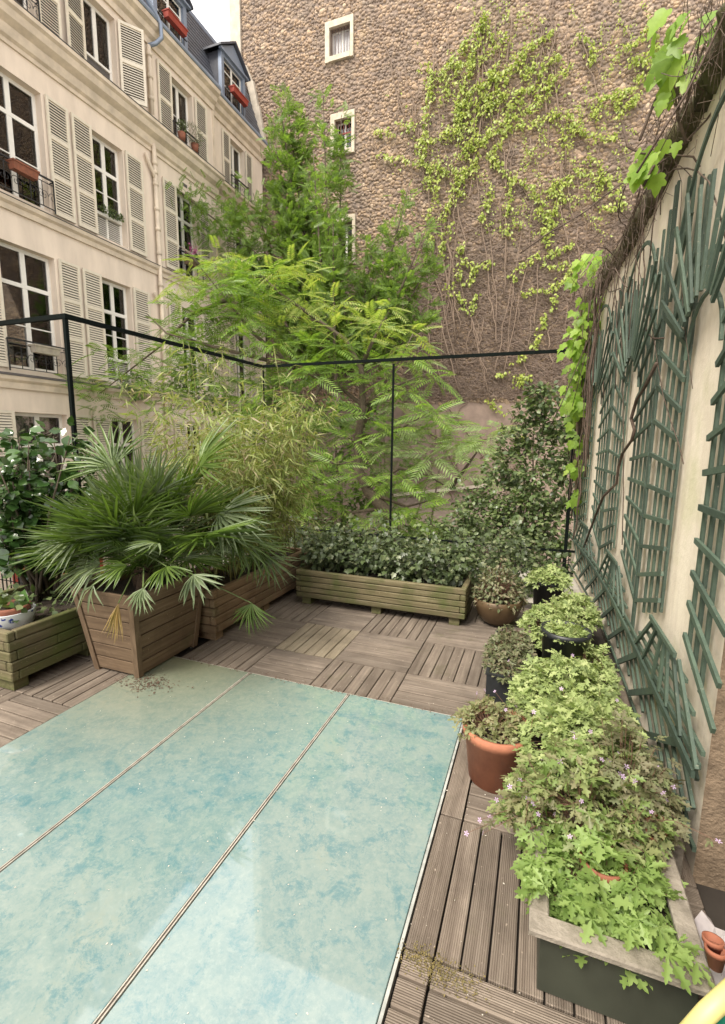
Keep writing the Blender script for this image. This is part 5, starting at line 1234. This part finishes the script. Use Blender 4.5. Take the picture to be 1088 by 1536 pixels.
# old grey cobwebby netting and debris under the coping
C = Cloud(); n = 1100; Y = rng.uniform(1.8,5.4,n); wx = np.array([wallx(v) for v in Y]); a = np.stack([wx-rng.uniform(.02,.17,n), Y, 2.80+rng.normal(0,.09,n)],1); b = a+rnd(n)*[.02,.06,.05]
C.tubes(a, b, .0016, .001); o = C.build('dead_twigs', simple('grey_dead_twigs', (.16,.12,.09), .95, var=.4, scale=20), vn, 'stuff')

# ================================================================= pots and herbs on the right
def herb(t, c, Rr, H, n, size=(.04,.065), mats=None, tm=None, zbase=None, flowers=0, wild=0, shape=.65, stems=True):
    """mounded herb: leaves on fine stalks rising from the crown"""
    c = np.array(c, float); C = Cloud(); mats = mats or [L_herb, M_stem, L_flow]
    rr = np.sqrt(rng.uniform(0,1,n)); az = rng.uniform(0,2*math.pi,n); x = rr*np.cos(az); y = rr*np.sin(az)
    dome = (1-rr**2.2)*H; lay = rng.uniform(shape,1.10,n)*(.72+.4*np.abs(np.sin(x*4.1+c[0]*9)*np.cos(y*3.7+c[1]*7))); z = np.maximum(dome*lay+H*.12*rng.uniform(-1,1,n), -H*.25)
    P = c+np.stack([x*Rr[0], y*Rr[1], z],1)
    P += wild*rnd(n)*[.5,.5,1]
    out = np.stack([x*.9, y*.9, np.full(n,.15)],1); d = unit(out+rnd(n,.45)+[0,0,-.15]); nr = unit(np.stack([x*.55,y*.55,np.ones(n)],1)+rnd(n,.28))
    lim = .475-.02*np.abs(rnd(n)[:,0]); P[:,0] = np.where(P[:,0] > lim, lim-(P[:,0]-lim)*.6, P[:,0])
    C.put(tm or T_HERB, P, d, nr, rng.uniform(*size,n))
    C.build('foliage', mats, t); C = Cloud()
    if stems:
        k = n//2; base = c+np.stack([x[:k]*Rr[0]*.25, y[:k]*Rr[1]*.25, np.zeros(k)-.01],1); mid = (base+P[:k])/2+np.stack([x[:k]*Rr[0]*.15, y[:k]*Rr[1]*.15, np.full(k,H*.12)],1)
        C.tubes(base, P[:k], .0016, .0011, 1, bend=mid)
        C.build('stalks', mats, t)
    if flowers:
        C = Cloud(); k = flowers; i = rng.integers(0, n, k); F = P[i]+np.stack([rng.normal(0,.03,k), rng.normal(0,.03,k), rng.uniform(.02,.09,k)],1)
        C.tubes(P[i], F, .001, .0008, 1); C.put(T_FLOWER, F, unit(rnd(k)), unit(rnd(k,.5)+[-.3,-.8,.7]), rng.uniform(.007,.010,k), 2); C.build('flowers', mats, t, 'stuff')
def pot(t, c, r0, r1, h, mat, rim=.018, n=28, soil=True):
    m = MB(); rr = r1*.93
    m.lathe([(0,0),(r0,0),(r0+(rr-r0)*(.96),h-rim*1.6),(r1,h-rim*1.5),(r1*1.01,h),(r1*.90,h),(r1*.88,h-.03),(0,h-.03)], c, n); m.build('pot', mat, t)
    if soil: MB().lathe([(0,h-.022),(r1*.885,h-.026)], c, 18).build('soil', M_soil, t)
# terracotta pot on the deck
tp = thing('terracotta_pot', 'large terracotta flower pot with a spreading herb beside the glass floor', 'flower pot', (-.095,1.885,0), 'flower pots along the garden wall')
pot(tp, (-.095,1.885,.001), .108, .142, .235, M_terra2, .026, 36)
hp1 = thing('herb_plant', 'straggling pale herb filling the large terracotta pot', 'herb', (-.095,1.885,.22), 'wild herbs in the pots')
herb(hp1, (-.12,1.89,.215), (.15,.13), .10, 260, (.022,.042), [leafmat('sage_herb_leaves', [(.17,.20,.08),(.24,.28,.12),(.30,.25,.15)], trans=.3), M_stem, L_flow], T_HERB2, flowers=5, wild=.012)
# bronze bowl
bo = thing('bronze_bowl', 'wide brown metal bowl planter beside the right end of the far planter', 'bowl', (-.235,3.64,0), 'flower pots along the garden wall')
MB().lathe([(0,0),(.06,0),(.11,.03),(.155,.09),(.182,.16),(.190,.215),(.182,.218),(.172,.17),(0,.17)], (-.235,3.64,.001), 36).build('bowl', simple('brown_bronze', (.13,.085,.045), .42, metal=.35, var=.35, scale=9), bo)
MB().lathe([(0,.19),(.174,.185)], (-.235,3.64,.001), 20).build('soil', M_soil, bo)
hb = thing('variegated_plant', 'twiggy plant with small variegated leaves growing in the brown bowl', 'plant', (-.235,3.64,.19))
herb(hb, (-.235,3.66,.20), (.19,.19), .30, 900, (.028,.045), [leafmat('variegated_leaves', [(.08,.12,.05),(.14,.18,.08),(.26,.27,.15),(.22,.17,.12)], trans=.25), M_stem, L_flow], T_LEAF, wild=.02, shape=.2)
# tall black pot and its smaller neighbours
def bpot(c, r, h, label, plant, pr, ph, n, size=(.035,.055), mats=None, fl=0):
    t = thing('plastic_pot', label, 'flower pot', c, 'flower pots along the garden wall'); pot(t, (c[0],c[1],.001), r*.78, r, h, M_pot, .02, 32)
    p = thing('herb_plant', plant, 'herb', (c[0],c[1],h-.03), 'wild herbs in the pots'); herb(p, (c[0],c[1],h-.02), pr, ph, n, size, mats, flowers=fl)
bpot((.19,2.66,0), .128, .40, 'tall black plastic pot rising out of the herbs by the trellis', 'low rosette of pale leaves filling the tall black pot', (.115,.115), .035, 150, (.03,.05))
bpot((.13,3.98,0), .13, .30, 'black pot nearest the far railing in the row by the wall', 'pale green herb in the pot nearest the far railing', (.17,.17), .13, 230)
bpot((.30,3.45,0), .13, .22, 'black pot against the wall behind the tall black pot', 'dense herb mound hiding the black pot against the wall', (.15,.26), .16, 330)
bpot((.13,3.22,0), .12, .18, 'low black pot between the bowl and the tall pot', 'light green herb mound spilling between the bowl and the tall pot', (.18,.24), .20, 430)
bpot((.32,2.55,0), .12, .2, 'low black pot pushed against the trellis beside the tall pot', 'herb mound between the tall pot and the trellis', (.12,.26), .16, 260)
bpot((.16,2.22,0), .14, .22, 'wide black pot in front of the tall black pot', 'broad mound of light green herb in front of the tall black pot', (.21,.24), .22, 560, (.04,.062), fl=6)
bpot((.33,2.06,0), .12, .2, 'black pot against the foot of the trellis, mid row', 'herb leaning on the foot of the trellis', (.13,.26), .15, 300, (.04,.06), fl=5)
gp = thing('green_pot', 'dark green plastic pot showing under the herbs beside the terracotta pot', 'flower pot', (.17,1.66,0), 'flower pots along the garden wall')
pot(gp, (.165,1.70,.001), .075, .095, .26, simple('dark_green_plastic', (.012,.035,.028), .4, var=.3, scale=10), .02)
hg = thing('herb_plant', 'thick light green herb above the dark green pot', 'herb', (.17,1.7,.24), 'wild herbs in the pots')
herb(hg, (.215,1.80,.25), (.20,.20), .18, 480, (.042,.066), flowers=6)
# black crate of small plants
ct = thing('black_crate', 'black plastic crate of small plants at the edge of the deck', 'crate', (-.09,2.75,0))
m = MB(); x0, x1, y0, y1, h = -.195,.0,2.44,3.06,.17
for lo, hi in (((x0,y0,.002),(x1,y0+.008,h)),((x0,y1-.008,.002),(x1,y1,h)),((x0,y0+.008,.002),(x0+.008,y1-.008,h)),((x1-.008,y0+.008,.002),(x1,y1-.008,h)),((x0+.008,y0+.008,.002),(x1-.008,y1-.008,h-.03)),((x0-.006,y0-.006,h),(x0+.012,y1+.006,h+.008)),((x1-.012,y0-.006,h),(x1+.006,y1+.006,h+.008)),((x0+.012,y0-.006,h),(x1-.012,y0+.012,h+.008))): m.box(lo, hi)
m.build('crate', M_pot, ct)
hc = thing('herb_plant', 'small dark mottled leaves filling the black crate', 'herb', (-.09,2.75,.15), 'wild herbs in the pots')
herb(hc, (-.10,2.76,.16), (.13,.34), .11, 620, (.024,.040), [leafmat('mottled_leaves', [(.09,.12,.05),(.16,.19,.09),(.20,.17,.11)], trans=.2), M_stem, L_flow], T_HERB2, wild=.01, shape=.3)
# ---- front trough
tg = thing('metal_trough', 'dark green metal trough with a weathered pale stone rim beside the hose', 'trough', (.25,1.3,0))
M_tr = simple('dark_green_metal', (.040,.045,.032), .5, var=.35, scale=5, bmp=.1)
M_rim = simple('weathered_rim', (.33,.29,.24), .9, var=.5, scale=16, bmp=.6, col2=(.16,.14,.11))
x0, x1, y0, y1, h = .078,.418,1.112,1.52,.188
m = MB()
for lo, hi in (((x0,y0,.002),(x1,y0+.012,h)),((x0,y1-.012,.002),(x1,y1,h)),((x0,y0+.012,.002),(x0+.012,y1-.012,h)),((x1-.012,y0+.012,.002),(x1,y1-.012,h))): m.box(lo, hi)
m.build('body', M_tr, tg, bevel=.002)
for lo, hi in (((.048,1.080,h),(.442,1.135,h+.020)),((.048,1.1355,h),(.096,1.54,h+.019)),((.392,1.1355,h),(.442,1.54,h+.019)),((.0965,1.495,h),(.3915,1.54,h+.018))): MB().box(lo, hi).build('rim', M_rim, tg, bevel=.004)
MB().box((.09,1.124,.01),(.406,1.508,.15)).build('soil', M_soil, tg)
t2 = thing('stone_trough', 'second low stone rimmed trough hidden under herbs behind the green pot side', 'trough', (.3,1.85,0))
MB().box((.28,1.56,.001),(.50,1.93,.16)).build('body', M_rim, t2, bevel=.004)
for (c, r, h, z, lab, tilt) in (((.235,1.31),.060,.105,.155,'terracotta pot sunk among the bright leaves of the metal trough',8),):
    t = thing('clay_pot', lab, 'flower pot', (c[0],c[1],z), 'flower pots along the garden wall'); pot(t, (c[0],c[1],z), r*.75, r, h, M_terra, .016)
for q, (x, y) in enumerate(((962,1228),(940,1222))):
    p = atz(x, y, .25); t = thing('clay_pot', ('small tipped over clay pot between the herbs and the wall','small upright clay pot half buried beside the tipped one')[q], 'flower pot', tuple(p), 'flower pots along the garden wall')
    m = MB().lathe([(0,0),(.024,0),(.034,.05),(.038,.05),(.038,.066),(.031,.066),(.028,.03),(0,.03)], (0,0,0), 20).mesh('pot', M_terra)
    link('pot', m, t, Matrix.Translation(p) @ Euler((R(70 if q == 0 else 10),0,R(30))).to_matrix().to_4x4())
h3 = thing('herb_plant', 'bright green lobed leaves overflowing the front metal trough', 'herb', (.25,1.3,.16), 'wild herbs in the pots')
herb(h3, (.245,1.30,.15), (.18,.17), .15, 240, (.045,.075), [L_herbb, M_stem, L_flow], flowers=2, shape=.5)
C = Cloud(); n = 15; p = np.stack([rng.uniform(.14,.44,n), rng.uniform(1.09,1.17,n), rng.uniform(.22,.27,n)],1); C.put(T_HERB, p, unit(rnd(n,.5)+[0,-1,-.3]), unit(rnd(n,.3)+[0,-.3,1]), rng.uniform(.045,.07,n)); C.build('foliage', L_herbb, h3)
C = Cloud(); n = 26; p = np.stack([rng.uniform(.045,.11,n), rng.uniform(1.16,1.52,n), rng.uniform(.215,.26,n)],1); C.put(T_HERB, p, unit(rnd(n,.5)+[-1,-.3,-.2]), unit(rnd(n,.3)+[-.3,-.2,1]), rng.uniform(.04,.065,n)); C.build('foliage', L_herbb, h3)
h4 = thing('herb_plant', 'tall purplish flowering herb leaning out over the deck between terracotta pot and trough', 'herb', (.2,1.5,.18), 'wild herbs in the pots')
herb(h4, (.19,1.50,.20), (.24,.17), .25, 330, (.035,.06), [leafmat('mixed_herb_leaves', [(.15,.24,.06),(.22,.30,.10),(.24,.19,.13),(.30,.36,.14)], trans=.35), M_stem, L_flow], flowers=16, wild=.025, shape=.25)
herb(h4, (.34,1.62,.22), (.17,.2), .27, 230, (.03,.055), [L_herbd, M_stem, L_flow], flowers=14, wild=.03, shape=.3)
C = Cloud(); A, B_ = [], []; fl = []
for (x, y, Y) in ((725,1250,1.35),(735,1225,1.4),(780,1170,1.5),(745,1200,1.45),(800,1205,1.35),(720,1230,1.38),(765,1180,1.4),(700,1250,1.36),(820,1170,1.5),(1078,1262,1.35),(985,1150,1.7),(1010,1180,1.6),(940,1150,1.6),(935,1165,1.5)):
    e = aty(x, y, Y); b = Vector((.16 if x < 900 else .33, 1.48, .27)); A.append(b); B_.append(e); fl.append(e)
A = np.array(A); B_ = np.array(B_); C.tubes(A, B_, .0014, .0009, 1, bend=(A+B_)/2+[0,0,.03]); k = len(fl); C.put(T_FLOWER, B_, unit(rnd(k)), unit(rnd(k,.3)+[-.2,-.9,.6]), .0085, 2)
q = np.concatenate([A+(B_-A)*t+rnd(k,.008) for t in (.45,.6,.75,.9)]); kk = len(q); C.put(T_HERB2, q, unit(rnd(kk)+[0,0,-.3]), unit(rnd(kk,.4)+[0,-.4,1]), rng.uniform(.015,.032,kk), 0)
C.build('stalks', [L_herbd, M_stem, L_flow], h4)
# ---- corner clutter
wc = thing('watering_can', 'teal plastic container behind the hose at the bottom right corner', 'container', (.50,1.02,0))
MB().lathe([(0,0),(.085,0),(.09,.02),(.088,.17),(.07,.19),(.045,.20),(0,.20)], (.515,1.04,.001), 24, sy=.8).build('body', simple('teal_plastic', (.015,.17,.115), .4, var=.25, scale=6), wc)
for q, (x, y) in enumerate(((1069,1436),(1073,1452))):
    p = atz(x, y, .27); t = thing('clay_pot', ('tiny clay pot stacked uppermost beside the trough rim at the right edge','tiny clay pot under the uppermost one at the right edge')[q], 'flower pot', tuple(p), 'flower pots along the garden wall')
    link('pot', MB().lathe([(0,0),(.013,0),(.019,.03),(.021,.03),(.021,.04),(.017,.04),(.015,.02),(0,.02)], (0,0,0), 18).mesh('pot', M_terra), t, Matrix.Translation(p) @ Euler((R(-14),0,0)).to_matrix().to_4x4())
pb = thing('plastic_bag', 'crumpled translucent grey plastic bag behind the tiny clay pots', 'bag', (.47,1.2,.2))
m = MB(); P = []
for i in range(9):
    for j in range(7): P.append((.44+.17*i/8, 1.12+.16*j/6, .17+.05*math.sin(i*1.3+j)+random.uniform(-.015,.02)))
m.add(P, [(i*7+j,(i+1)*7+j,(i+1)*7+j+1,i*7+j+1) for i in range(8) for j in range(6)], 0, False); m.build('film', simple('grey_plastic_film', (.42,.38,.38), .3, var=.3, scale=20), pb)
ho = thing('garden_hose', 'thick pale yellow hose lying next to the green metal trough', 'hose', (.4,.9,.3))
pts = [atz(x, y, z) for x, y, z in ((985,1600,.10),(1035,1548,.26),(1060,1520,.31),(1090,1492,.33),(1125,1460,.33),(1180,1420,.3))]
MB().tube([pts[0], (pts[0]+pts[1])/2, pts[1], pts[2], pts[3], pts[4], pts[5]], .017, 14).build('hose', simple('pale_yellow_rubber', (.62,.56,.22), .5, var=.12, scale=10), ho)
MB().box((.47,.55,.001),(.60,.94,.16)).build('x', M_tr, thing('low_box', 'dark low box under the hose in the bottom right corner', 'box', (.53,.75,0)))

# things with a single mesh become that mesh
for o in [o for o in list(COL.objects) if o.type == 'EMPTY' and o.parent is None and 'category' in o and len(o.children) == 1 and not o.children[0].children]:
    c = o.children[0]; M = o.matrix_basis @ c.matrix_basis; nm = o.name
    for k in ('label', 'category', 'group', 'kind'):
        if k in o: c[k] = o[k]
    if c.get('kind') == 'stuff' and 'kind' not in o: del c['kind']
    c.parent = None; c.matrix_basis = M; bpy.data.objects.remove(o); c.name = nm
for o in COL.objects:
    if o.name in ('leaf_litter', 'moss') : o['category'] = 'litter' if o.name == 'leaf_litter' else 'moss'; o['label'] = o.get('label', 'patch of ochre moss on the deck beside the glass edge')
